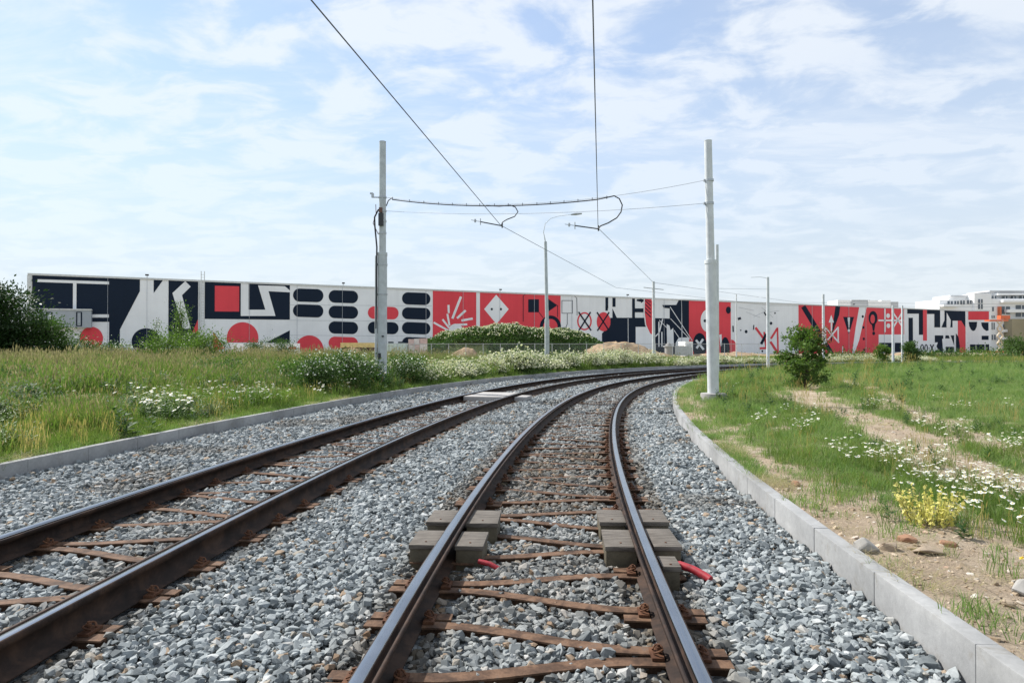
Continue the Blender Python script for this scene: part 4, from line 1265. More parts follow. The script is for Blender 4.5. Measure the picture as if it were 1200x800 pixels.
# equipment on the left mast
def onL(mb, name, mat): return mb.build(name, mat, mL, 0, 0.7)
zL = lambda py: CAMZ + (HY - py) / F * 22.6 - 0.2
mb = MB(); mb.tube([(-0.20, -0.06, 0.0), (-0.20, -0.06, zL(300))], 0.045, 8); onL(mb, 'conduit', M['pole'])
mb = MB(); mb.tube([(-0.20, -0.08, zL(385)), (-0.18, -0.1, zL(310)), (-0.17, -0.1, zL(290)), (-0.24, -0.1, zL(265)), (-0.25, -0.1, zL(255)), (-0.12, -0.1, zL(246)), (0.0, -0.14, zL(247))], 0.028, 8); onL(mb, 'cable', M['cable'])
mb = MB(); mb.tube([(-0.12, -0.1, zL(275)), (-0.30, -0.1, zL(262)), (-0.20, -0.1, zL(250)), (-0.21, -0.1, zL(240))], 0.012, 6); onL(mb, 'cable', M['insul'])
for py, w_ in ((231, 0.42), (247, 0.34), (259, 0.30), (273, 0.30), (310, 0.36), (345, 0.36)):
    mb = MB(); mb.tube([(0, 0, zL(py) - 0.03), (0, 0, zL(py) + 0.03)], 0.136 if py < 297 else 0.175, 16); onL(mb, 'clamp', M['steel'])
mb = MB(); mb.tube([(-0.12, 0, zL(231)), (-0.36, -0.02, zL(231))], 0.02, 6); mb.box((-0.33, -0.02, zL(229)), (0.08, 0.08, 0.14)); mb.box((-0.37, -0.02, zL(226.5)), (0.1, 0.06, 0.05)); onL(mb, 'bracket', M['steel'])
mb = MB(); mb.box((-0.02, -0.16, zL(258)), (0.16, 0.12, 0.42)); onL(mb, 'switch', M['cable'])
mb = MB(); mb.box((-0.03, -0.16, zL(247)), (0.11, 0.1, 0.16)); onL(mb, 'insulator', M['insul'])
mb = MB(); mb.box((0.06, -0.18, zL(413)), (0.17, 0.1, 0.62)); onL(mb, 'junction_box', M['pole'])
mb = MB(); mb.box((-0.05, -0.19, zL(417)), (0.1, 0.08, 0.2)); onL(mb, 'lock', M['cable'])
mb = MB(); mb.box((0.05, -0.17, zL(394)), (0.07, 0.03, 0.05)); onL(mb, 'number_plate', M['cable'])
zR = lambda py: CAMZ + (HY - py) / F * 17.8 - 0.17
for py in (211, 238):
    mb = MB(); mb.tube([(-0.1, 0, zR(py) - 0.03), (-0.1, 0, zR(py) + 0.03)], 0.12, 14); mb.box((-0.21, 0, zR(py)), (0.08, 0.06, 0.06)); mb.build('clamp', M['steel'], mR, 0, 0.7)
# farther posts
def far_mast(px, Y, ytop, r_, label, mat='pole_white'): return mast(px, Y, 0.1, ytop, r_, r_ * 0.8, None, label, GP, M[mat])
far_mast(766, 60, 330, 0.15, 'slim pole with a crossarm at the outside of the bend')
mb = MB(); mb.tube([(-0.9, 0, 6.9), (0.9, 0, 6.7)], 0.035, 6); mb.build('crossarm', M['steel'], bpy.data.objects['tram_mast.002'])
far_mast(840.5, 33, 287, 0.10, 'slim pole half hidden behind the tall right mast')
m9, p9, h9 = far_mast(900, 43.5, 325, 0.11, 'slim pole in front of the white mural left of the small tree')
mb = MB(); mb.tube([(0, 0, h9 - 0.05), (-0.5, 0, h9 + 0.03), (-1.1, 0, h9)], 0.013, 6); mb.build('arm', M['steel'], m9)
far_mast(965, 60, 345, 0.13, 'slim pole just right of the small tree')
far_mast(1046.5, 60, 358, 0.11, 'left pole of the close pair by the small round tree')
far_mast(1057.5, 62, 358, 0.11, 'right pole of the close pair by the small round tree')
far_mast(863, 82, 345, 0.09, 'thin far pole in front of the white mural panel')
lp = empty('street_lamp', zz(at(641, 420, 45), 0.1))
tag(lp, 'slender street lamp with curved arm in front of the mound', 'street lamp')
hl = CAMZ + (HY - 283) / F * 45 - 0.1
mb = MB(); mb.tube([(0, 0, -0.2), (0, 0, 3.4)], 0.16, 14); mb.build('base_tube', M['pole'], lp, 0, 0.6)
mb = MB(); mb.tube([(0, 0, 3.38), (-0.1, 0, hl)], [0.12, 0.10], 12); mb.build('upper_tube', M['pole'], lp, 0, 0.6)
za = lambda py: CAMZ + (HY - py) / F * 45 - 0.1
xa = lambda px: (px - 641) / F * 45
mb = MB(); mb.tube([(-0.1, 0, hl - 0.05), (xa(637), 0, za(272)), (xa(639), 0, za(262)), (xa(645), 0, za(256)), (xa(655), 0, za(253)), (xa(671), 0, za(251))], [0.05, 0.024, 0.019, 0.016, 0.015, 0.014], 8); mb.build('arm', M['pole_white'], lp, 0, 0.6)
mb = MB(); mb.tube([(xa(669), 0, za(251.2)), (xa(675), 0, za(250.6)), (xa(682), 0, za(250))], [0.04, 0.085, 0.05], 10); mb.build('lamp_head', M['steel'], lp, 0, 0.6)

# contact wires, span wires, feeder
ZW = 5.5
def wire(name, pts, r_, mat, label, cat='wire', n=6):
    mb = MB(); mb.tube(pts, r_, n)
    return tag(mb.build(name, mat, None, 0, 1.0), label, cat)
def atz(px, py, z):
    Y = F * (z - CAMZ) / (HY - py)
    return Vector(((px - HX) / F * Y, Y, z))
def sagged(a, b_, sag, n=14):
    return [a.lerp(b_, i / n) - Vector((0, 0, sag * 4 * (i / n) * (1 - i / n))) for i in range(n + 1)]
l0, l1, l2 = atz(365, 0, ZW), atz(587, 264, ZW - 0.02), atz(722, 337, ZW)
r0, r1, r2 = atz(695, 0, ZW), atz(701, 267, ZW - 0.02), atz(766, 331, ZW)
wire('contact_wire', [l1 + (l0 - l1) * 2.0, l0, l1], 0.0095, M['wire'], 'thin dark overhead wire slanting across the sky to the left insulator rod', n=5)
wire('contact_wire', [r1 + (r0 - r1) * 2.0, r0, r1], 0.0095, M['wire'], 'thin dark overhead wire running nearly straight up the sky', n=5)
wire('contact_wire', [l1, l2, Vector((24, 62, 5.5)), Vector((60, 66, 5.5))], 0.009, M['wire'], 'overhead wire leading from the left insulator rod into the bend', n=5)
wire('contact_wire', [r1, r2, Vector((25, 58, 5.5)), Vector((60, 62, 5.5))], 0.009, M['wire'], 'overhead wire leading from the right insulator rod into the bend', n=5)
uL, uR = Vector((pL.x + 0.12, pL.y, CAMZ + (HY - 231) / F * 22.6)), Vector((pR.x - 0.23, pR.y, CAMZ + (HY - 211) / F * 17.8))
dL, dR = Vector((pL.x + 0.12, pL.y, CAMZ + (HY - 247) / F * 22.6)), Vector((pR.x - 0.23, pR.y, CAMZ + (HY - 238) / F * 17.8))
up_ = sagged(uL, uR, 0.42, 24)
dn_ = sagged(dL, dR, 0.18, 24)
wire('span_wire', up_, 0.006, M['spanwire'], 'upper thin span wire between the two tall masts')
wire('span_wire', dn_, 0.006, M['spanwire'], 'lower thin span wire between the two tall masts')
def on_curve(cv, px):
    return min((a.lerp(b_, t) for a, b_ in zip(cv[:-1], cv[1:]) for t in np.linspace(0, 1, 11)), key=lambda q: abs(HX + F * q.x / q.y - px))
def near(q, px, py): return at(px, py, q.y)
fd = empty('feeder_cable', uL); tag(fd, 'thick black feeder cable hung between the masts with two looped ends', 'cable')
def onF(mb, name, mat):
    o = mb.build(name, mat, None, 0, 1.0); o.parent = fd; o.matrix_parent_inverse = Matrix.Translation(-fd.location); return o
main = [uL + Vector((0.02, -0.05, -0.30)), uL + Vector((0.08, -0.03, -0.12)), uL + Vector((0.22, 0, 0.0))]
xs = [460 + 15 * k for k in range(17)]
for px in xs: main.append(on_curve(up_, px) - Vector((0, 0, 0.045)))
q = on_curve(up_, 722)
loopR = [near(q, 712, 231), near(q, 720, 229.2), near(q, 726, 232.5), near(q, 729.5, 240), near(q, 728, 248), near(q, 723, 255), near(q, 713, 261), near(q, 704, 264.5), near(q, 701, 268)]
main += loopR
main = [p for p in main]
mb = MB(); mb.tube(main, 0.018, 8); onF(mb, 'cable', M['cable'])
q = on_curve(up_, 600)
mb = MB(); mb.tube([near(q, 570, 240.6), near(q, 585, 241.5), near(q, 598, 240.2), near(q, 604, 242.5), near(q, 607, 248), near(q, 603, 253.5), near(q, 594, 257), near(q, 589, 260), near(q, 587, 264.5)], 0.016, 8); onF(mb, 'branch', M['cable'])
for px in [480 + 16.5 * k for k in range(15)]:
    q = on_curve(up_, px); mb = MB(); mb.tube([q + Vector((0, 0, 0.03)), q - Vector((0, 0, 0.065))], 0.009, 6); onF(mb, 'tie', M['cable'])
for (x0, y0, x1, y1, lab) in ((552, 257.5, 588.5, 264.5, 'left insulator rod holding the left overhead wire'), (662, 262.5, 701.5, 268, 'right insulator rod holding the right overhead wire')):
    q = on_curve(up_, x1 - 5)
    a, b_ = at(x0, y0, q.y), at(x1, y1, q.y)
    rd = empty('insulator_rod', b_); tag(rd, lab, 'insulator', 'pull-off rods on the span wires')
    def onR(mb, nm, mat):
        o = mb.build(nm, mat, None, 0, 0.8); o.parent = rd; o.matrix_parent_inverse = Matrix.Translation(-rd.location)
    t0 = a.lerp(b_, 0.3)
    mb = MB(); mb.tube([t0, b_], 0.018, 7); onR(mb, 'rod', M['cable'])
    mb = MB(); mb.tube([a, t0], 0.009, 6); onR(mb, 'tie_wire', M['spanwire'])
    mb = MB(); mb.tube([t0 + Vector((0, 0, 0.10)), t0 - Vector((0, 0, 0.10))], 0.015, 6); mb.tube([a.lerp(b_, .13) + Vector((0, 0, 0.05)), a.lerp(b_, .13) - Vector((0, 0, 0.05))], 0.03, 6); onR(mb, 'insulator', M['steel'])
    mb = MB(); mb.tube([b_ + Vector((0, 0, 0.10)), b_ - Vector((0, 0, 0.06))], 0.022, 6); onR(mb, 'wire_clamp', M['cable'])
wire('span_wire', [zz(p9, 5.4), at(840.5, 338, 33)], 0.008, M['spanwire'], 'faint span wire between the two slim poles right of the tall mast')
wire('span_wire', [Vector((at(766, 407, 60).x, 60, 5.9)), at(900, 348, 43.5)], 0.010, M['spanwire'], 'faint span wire from the crossarm pole to the pole by the white mural')

# ------------------------------------------------------------------ vegetation
def blade_tuft(seed, nb, h0, h1, spread, wd, lean=0.35, heads=0, head_len=0.1, mi_head=1):
    r = np.random.default_rng(seed)
    V, Fc, MI = [], [], []
    def tri(*ix): Fc.append(ix)
    for i in range(nb):
        a, d = r.uniform(0, 6.28), spread * math.sqrt(r.random())
        bx, by = d * math.cos(a), d * math.sin(a)
        h = r.uniform(h0, h1)
        la = r.uniform(0, 6.28); ln = h * lean * r.uniform(0.2, 1.2)
        lx, ly = ln * math.cos(la), ln * math.sin(la)
        fa = r.uniform(0, 6.28); wx, wy = wd / 2 * math.cos(fa), wd / 2 * math.sin(fa)
        b0 = len(V)
        V += [(bx - wx, by - wy, -0.02), (bx + wx, by + wy, -0.02), (bx + lx * 0.35 + wx * 0.8, by + ly * 0.35 + wy * 0.8, h * 0.55), (bx + lx * 0.35 - wx * 0.8, by + ly * 0.35 - wy * 0.8, h * 0.55), (bx + lx, by + ly, h)]
        Fc += [(b0, b0 + 1, b0 + 2, b0 + 3), (b0 + 3, b0 + 2, b0 + 4)]; MI += [0, 0]
        if i < heads:
            b0 = len(V)
            x, y, z = bx + lx, by + ly, h
            for q in range(2):
                fx_, fy_ = math.cos(fa + q * 1.57) * wd * 0.95, math.sin(fa + q * 1.57) * wd * 0.95
                b0 = len(V)
                V += [(x, y, z - head_len * 0.6), (x + fx_ + lx * .05, y + fy_ + ly * .05, z - head_len * 0.1), (x + lx * 0.12, y + ly * 0.12, z + head_len * 0.5), (x - fx_ + lx * .05, y - fy_ + ly * .05, z - head_len * 0.1)]
                Fc.append((b0, b0 + 1, b0 + 2, b0 + 3)); MI.append(mi_head)
    me = bpy.data.meshes.new('tuft'); me.from_pydata(V, [], Fc)
    me.polygons.foreach_set('material_index', MI); me.update()
    return me
def flower_tuft(seed, nf, h0, h1, spread, r_, nst=6):
    r = np.random.default_rng(seed)
    V, Fc, MI = [], [], []
    for i in range(nf):
        a, d = r.uniform(0, 6.28), spread * math.sqrt(r.random())
        x, y, h = d * math.cos(a), d * math.sin(a), r.uniform(h0, h1)
        b0 = len(V); V += [(x * 0.7 - 0.002, y * 0.7, 0), (x * 0.7 + 0.002, y * 0.7, 0), (x, y, h)]; Fc.append((b0, b0 + 1, b0 + 2)); MI.append(2)
        tx, ty = r.normal(0, 0.35), r.normal(0, 0.35)
        rr = r_ * r.uniform(0.75, 1.2)
        b0 = len(V)
        for k in range(10):
            an = 2 * math.pi * k / 10; q = rr * (1.0 if k % 2 else 0.72)
            V.append((x + q * math.cos(an), y + q * math.sin(an), h + q * (tx * math.cos(an) + ty * math.sin(an))))
        Fc.append(tuple(range(b0, b0 + 10))); MI.append(0)
        b0 = len(V)
        for k in range(6):
            an = 2 * math.pi * k / 6; q = rr * 0.30
            V.append((x + q * math.cos(an), y + q * math.sin(an), h + 0.005 + q * (tx * math.cos(an) + ty * math.sin(an))))
        Fc.append(tuple(range(b0, b0 + 6))); MI.append(1)
    me = bpy.data.meshes.new('flowers'); me.from_pydata(V, [], Fc)
    me.polygons.foreach_set('material_index', MI); me.update()
    return me
def weed_plant(seed, h, nl, lw, mi=0):
    """upright stem with leaves all the way up"""
    r = np.random.default_rng(seed)
    V, Fc = [], []
    for st in range(r.integers(2, 5)):
        a = r.uniform(0, 6.28); lx, ly = r.normal(0, 0.18) * h, r.normal(0, 0.18) * h
        hh = h * r.uniform(0.6, 1.0)
        b0 = len(V); V += [(-0.004, 0, 0), (0.004, 0, 0), (lx, ly, hh)]; Fc.append((b0, b0 + 1, b0 + 2))
        for k in range(nl):
            t = (k + 0.6) / nl
            x, y, z = lx * t, ly * t, hh * t
            an = k * 2.4 + r.uniform(-0.4, 0.4); ll = lw * (1.25 - 0.75 * t) * r.uniform(0.7, 1.2)
            dx, dy = math.cos(an), math.sin(an)
            dz = r.uniform(-0.1, 0.6) * ll
            b0 = len(V)
            V += [(x, y, z), (x + dx * ll * .5 - dy * ll * .2, y + dy * ll * .5 + dx * ll * .2, z + dz * .6), (x + dx * ll, y + dy * ll, z + dz), (x + dx * ll * .5 + dy * ll * .2, y + dy * ll * .5 - dx * ll * .2, z + dz * .6)]
            Fc.append((b0, b0 + 1, b0 + 2, b0 + 3))
    me = bpy.data.meshes.new('weed'); me.from_pydata(V, [], Fc); me.update()
    return me
P_short = proto_collection('short_tuft', [blade_tuft(s, 20, 0.04, 0.12, 0.11, 0.006, 0.8) for s in range(6)], [L['lawn']])
P_mid = proto_collection('mid_tuft', [blade_tuft(20 + s, 22, 0.10, 0.30, 0.13, 0.007, 0.55, 1, 0.045) for s in range(6)], [L['grass'], L['seed']])
P_tall = proto_collection('tall_tuft', [blade_tuft(40 + s, 26, 0.28, 0.62, 0.18, 0.010, 0.42, 3, 0.08) for s in range(6)], [L['tall'], L['seed']])
P_seed = proto_collection('seeding_tuft', [blade_tuft(140 + s, 24, 0.40, 0.85, 0.20, 0.009, 0.36, 12, 0.11) for s in range(5)], [L['tall'], L['seed']])
P_dead = proto_collection('dead_tuft', [blade_tuft(160 + s, 14, 0.10, 0.32, 0.12, 0.006, 1.5) for s in range(4)], [L['straw']])
P_dry = proto_collection('dry_tuft', [blade_tuft(60 + s, 9, 0.18, 0.45, 0.10, 0.006, 0.35, 8, 0.10) for s in range(4)], [L['dry'], L['dry']])
P_daisy = proto_collection('daisy_tuft', [flower_tuft(80 + s, 7, 0.14, 0.30, 0.13, 0.021) for s in range(5)], [L['petal'], L['heart'], L['grass']])
P_weed = proto_collection('weed_tuft', [weed_plant(100 + s, 0.55, 16, 0.15) for s in range(6)], [L['weed']])
P_lite = proto_collection('young_weed_tuft', [weed_plant(120 + s, 0.55, 16, 0.12) for s in range(5)], [L['light']])

def rand_xy(y0, y1, dens, side):
    """even spread over the seen ground between two depths; returns X, Y, Z, off, depth into the meadow"""
    xm = 0.80 * y1 + 2.0
    n = int((y1 - y0) * 2 * xm * dens)
    X, Y = rng.uniform(-xm, xm, n), rng.uniform(y0, y1, n)
    k = in_view(X, Y, 2.0)
    X, Y = X[k], Y[k]
    k = np.ones(len(X), bool)
    s, o = so_of(X, Y)
    if side == 'L':
        k = (o > KL1 + 0.04)
        X, Y, o = X[k], Y[k], o[k]
        return X, Y, zleft(X, Y, o), o, o - KL1
    k = (o < KR1 - 0.04) & (o > -46)
    X, Y, o = X[k], Y[k], o[k]
    return X, Y, zright(X, Y, o), o, KR1 - o
def put(store, X, Y, Z, scale, nvar, zs=None):
    n = len(X)
    store['p'].append(np.stack([X, Y, Z], 1))
    store['r'].append(np.stack([rng.normal(0, 0.08, n), rng.normal(0, 0.08, n), rng.uniform(0, 6.28, n)], 1))
    s = np.broadcast_to(scale, (n,)) * rng.uniform(0.75, 1.25, n)
    store['s'].append(np.stack([s, s, s * (1 if zs is None else zs)], 1))
    store['i'].append(rng.integers(0, nvar, n))
def store(): return {'p': [], 'r': [], 's': [], 'i': []}
def flush(name, st, col, label, cat):
    c_ = np.concatenate
    return scatter(name, c_(st['p']), c_(st['r']), c_(st['s']), c_(st['i']), col, label, None, cat)

lawn, mid, tall, dry, weeds, lite, seedy, dead = [store() for _ in range(8)]
# --- right-hand meadow: short, patchy
for y0, y1, dens, sc_ in ((2.5, 8, 150, 0.80), (8, 15, 95, 1.0), (15, 28, 40, 1.45), (28, 62, 11, 2.6)):
    X, Y, Z, o, d = rand_xy(y0, y1, dens, 'R')
    bb = bare_right(X, Y, o)
    g = vnoise(X, Y, 0.8, 21) * 0.6 + vnoise(X, Y, 2.6, 22) * 0.4
    k = rng.random(len(X)) < np.clip((1 - bb * 1.05), 0.06, 1) * (0.35 + 0.75 * g)
    strip_side = seg_dist(X, Y, RUT2) * np.where(X > 3, 1, 1)
    put(lawn, X[k], Y[k], Z[k], sc_ * (0.8 + 0.5 * g[k]), 6)
    near_k = (d < 5.5) & (seg_dist(X, Y, RUT1) > 0.5) & (rng.random(len(X)) < 0.20 * np.clip(1 - bb, 0, 1) * (g > 0.42)) & (d > 0.5)
    put(mid, X[near_k], Y[near_k], Z[near_k], sc_ * 0.75, 6)
    dk = (d < 7) & (d > 0.4) & (rng.random(len(X)) < 0.025 * (vnoise(X, Y, 0.6, 31) > 0.45))
    put(dry, X[dk], Y[dk], Z[dk], sc_ * 0.8, 4)
    wk = (d > 0.5) & (rng.random(len(X)) < 0.03 * (1 - 0.6 * bb) * (vnoise(X, Y, 0.5, 33) > 0.45))
    put(weeds, X[wk], Y[wk], Z[wk], sc_ * 0.45, 6)
    fk = (d > 0.1) & (d < 9) & (rng.random(len(X)) < 0.10 * (0.35 + bb))
    put(dead, X[fk], Y[fk], Z[fk], sc_ * 0.8, 4, 0.30)
# --- left-hand meadow: low by the kerb, tall and seeding behind
for y0, y1, dens, sc_ in ((6.5, 14, 110, 0.95), (14, 25, 60, 1.25), (25, 45, 24, 1.6), (45, 95, 5.0, 2.6)):
    X, Y, Z, o, d = rand_xy(y0, y1, dens, 'L')
    g = vnoise(X, Y, 0.55, 41) * 0.6 + vnoise(X, Y, 1.9, 42) * 0.4
    tallness = np.maximum(sm(2.2, 5.0, d + (vnoise(X, Y, 0.4, 43) - 0.5) * 3.4), 0.8 * sm(0.60, 0.72, vnoise(X, Y, 0.7, 47)) * (d > 0.4)) * (Y < 60)
    u = rng.random(len(X))
    wmask = sm(0.50, 0.62, vnoise(X, Y, 0.6, 44)) * (d > 0.3) * (Y < 40)
    lmask = sm(0.56, 0.68, vnoise(X, Y, 0.55, 45)) * (d > 0.6) * (Y < 45)
    u = np.where(rng.random(len(X)) < np.maximum(wmask, lmask) * 0.72, 2.0, u)
    far = Y > 45
    tk = (u < tallness * 0.85)
    put(tall, X[tk], Y[tk], Z[tk], np.minimum(sc_, 1.35) * (0.40 + 0.95 * g[tk]), 6)
    bk = (Y > 22) & (Y < 46) & (d > 6) & (rng.random(len(X)) < 0.30 * sm(6, 11, d))
    put(seedy, X[bk], Y[bk], Z[bk], np.minimum(sc_, 1.3) * (0.55 + 0.6 * g[bk]), 5)
    mk = ~tk & (u < 0.92) & ~far
    put(mid, X[mk], Y[mk], Z[mk], sc_ * (0.50 + 0.95 * g[mk]) * (0.6 + 0.4 * sm(0, 1.0, d[mk])), 6)
    fk = far & (rng.random(len(X)) < 0.75) & (d < 26)
    put(mid, X[fk], Y[fk], Z[fk], 1.4, 6)
    lk = ~far & (rng.random(len(X)) < 0.45)
    put(lawn, X[lk], Y[lk], Z[lk], sc_ * 1.1, 6)
    dk = (Y < 26) & (rng.random(len(X)) < 0.13 * sm(0.60, 0.74, vnoise(X, Y, 0.45, 46)) * (1 - tallness * 0.7) * (d > 0.5))
    put(dry, X[dk], Y[dk], Z[dk], sc_ * 0.75, 4)
    wk = (Y < 40) & (d > 0.3) & (rng.random(len(X)) < 0.34 * sm(0.50, 0.62, vnoise(X, Y, 0.6, 44)))
    put(weeds, X[wk], Y[wk], Z[wk], sc_ * 0.8 * (0.5 + 0.5 * sm(0, 1.5, d[wk])), 6)
    wk = (Y < 60) & (d > 0.6) & (rng.random(len(X)) < 0.24 * sm(0.56, 0.68, vnoise(X, Y, 0.55, 45)))
    put(lite, X[wk], Y[wk], Z[wk], sc_ * 0.75, 5)
# --- daisies in drifts (centres read off the photograph, spread on the ground)
dz_st = store()
def drift(px, py, rx, ry, n, side):
    a, r_ = rng.uniform(0, 6.28, n), np.sqrt(rng.random(n))
    qx, qy = px + rx * r_ * np.cos(a), py + ry * r_ * np.sin(a)
    zz_ = 0.2 if side == 'R' else 0.35
    Y = F * (CAMZ - zz_) / (qy - HY); X = (qx - HX) / F * Y
    s, o = so_of(X, Y)
    Z = zright(X, Y, o) if side == 'R' else zleft(X, Y, o)
    k = (o < KR1 - 0.3) if side == 'R' else (o > KL1 + 0.3)
    k = k & (rng.random(len(k)) < (0.62 if side == 'R' else 0.55))
    put(dz_st, X[k], Y[k], Z[k], 0.9 if side == 'R' else 1.7, 5)
    return X[k], Y[k], Z[k]
for px, py, rx, ry, n in ((1010, 540, 38, 9, 26), (1075, 548, 45, 10, 24), (1125, 565, 55, 11, 34), (1180, 585, 40, 14, 30), (1160, 610, 50, 16, 16), (1205, 620, 30, 18, 12), (1100, 575, 70, 12, 16), (938, 510, 16, 6, 14), (893, 502, 12, 5, 8), (935, 484, 30, 4, 8),
                          (1022, 476, 14, 3, 14), (1118, 513, 22, 6, 20), (1185, 527, 26, 5, 14), (1080, 505, 10, 3, 6), (855, 455, 14, 3, 12), (1150, 478, 40, 3, 8), (1110, 470, 30, 3, 6)):
    X, Y, Z = drift(px, py, rx, ry, n, 'R')
    put(mid, X, Y, Z, 0.7, 6)
for px, py, rx, ry, n in ((285, 468, 45, 5, 50), (195, 470, 26, 8, 16), (205, 485, 30, 8, 10), (75, 462, 50, 9, 30), (110, 470, 60, 10, 20), (390, 458, 22, 7, 26), (345, 462, 50, 8, 18), (40, 445, 40, 8, 12), (180, 480, 16, 6, 12)):
    drift(px, py, rx, ry, n, 'L')
def patch(st, px, py, rx, ry, n, scale, nvar, zs=None):
    a, r_ = rng.uniform(0, 6.28, n), np.sqrt(rng.random(n))
    Y = F * (CAMZ - 0.35) / (py + ry * r_ * np.sin(a) - HY); X = (px + rx * r_ * np.cos(a) - HX) / F * Y
    s, o = so_of(X, Y)
    k = o > KL1 + 0.15
    put(st, X[k], Y[k], zleft(X[k], Y[k], o[k]), scale, nvar, zs)
for px, py, rx, ry, n in ((110, 502, 46, 8, 60), (30, 512, 34, 8, 45), (60, 494, 40, 6, 40), (200, 452, 40, 4, 40), (130, 488, 30, 5, 26), (255, 478, 40, 5, 22), (330, 466, 40, 4, 22), (20, 490, 20, 6, 20)):
    patch(dry, px, py, rx, ry, int(n * 0.4), 0.85, 4)
for px, py, rx, ry, n in ((30, 476, 40, 7, 90), (130, 466, 40, 6, 90), (70, 470, 30, 5, 50), (330, 452, 40, 5, 90), (440, 452, 20, 3, 30), (180, 500, 30, 5, 24), (255, 455, 30, 4, 50)):
    patch(weeds, px, py, rx, ry, n, 1.05, 6)
for px, py, rx, ry, n in ((100, 452, 60, 5, 60), (300, 448, 60, 4, 60), (20, 455, 30, 5, 30), (180, 478, 40, 5, 30)):
    patch(lite, px, py, rx, ry, n, 1.05, 5)
for o0, sgn, zf in ((KR1, -1, zright), (KL1, 1, zleft)):
    n = 1500
    s_ = rng.uniform(3, 40, n); oo = o0 + sgn * rng.uniform(-0.02, 0.22, n) ** 1.0
    x, y, t = path(s_, oo)
    k = (vnoise(x, y, 1.6, 61) > 0.46) & in_view(x, y) & ((y > 4.6) | (rng.random(n) < 0.25))
    put(lawn, x[k], y[k], np.full(k.sum(), 0.17), 0.85, 6)
    k = (vnoise(x, y, 1.3, 62) > 0.66) & in_view(x, y) & ((y > 4.6) | (rng.random(n) < 0.25))
    put(dead, x[k], y[k], np.full(k.sum(), 0.185), 0.7, 4, 0.5)
flush('meadow_grass', lawn, P_short, 'short green meadow grass covering the ground on both sides', 'grass')
flush('field_grass', mid, P_mid, 'mid-high green field grass with thin seed heads', 'grass')
flush('tall_grass', tall, P_tall, 'tall seeding grass across the left field', 'grass')
flush('dry_stalks', dry, P_dry, 'yellowed dry stalks standing among the grass', 'dry grass')
flush('daisies', dz_st, P_daisy, 'drifts of small white daisies in the grass', 'daisies')
flush('seeding_grass', seedy, P_seed, 'tallest tan seeding grass along the back of the left field', 'grass')
flush('dead_grass', dead, P_dead, 'flattened pale dead grass lying on the soil', 'dry grass')
flush('broadleaf_weeds', weeds, P_weed, 'dark green leafy weeds among the grass', 'weeds')
flush('young_weeds', lite, P_lite, 'light green leafy weeds among the tall grass', 'weeds')

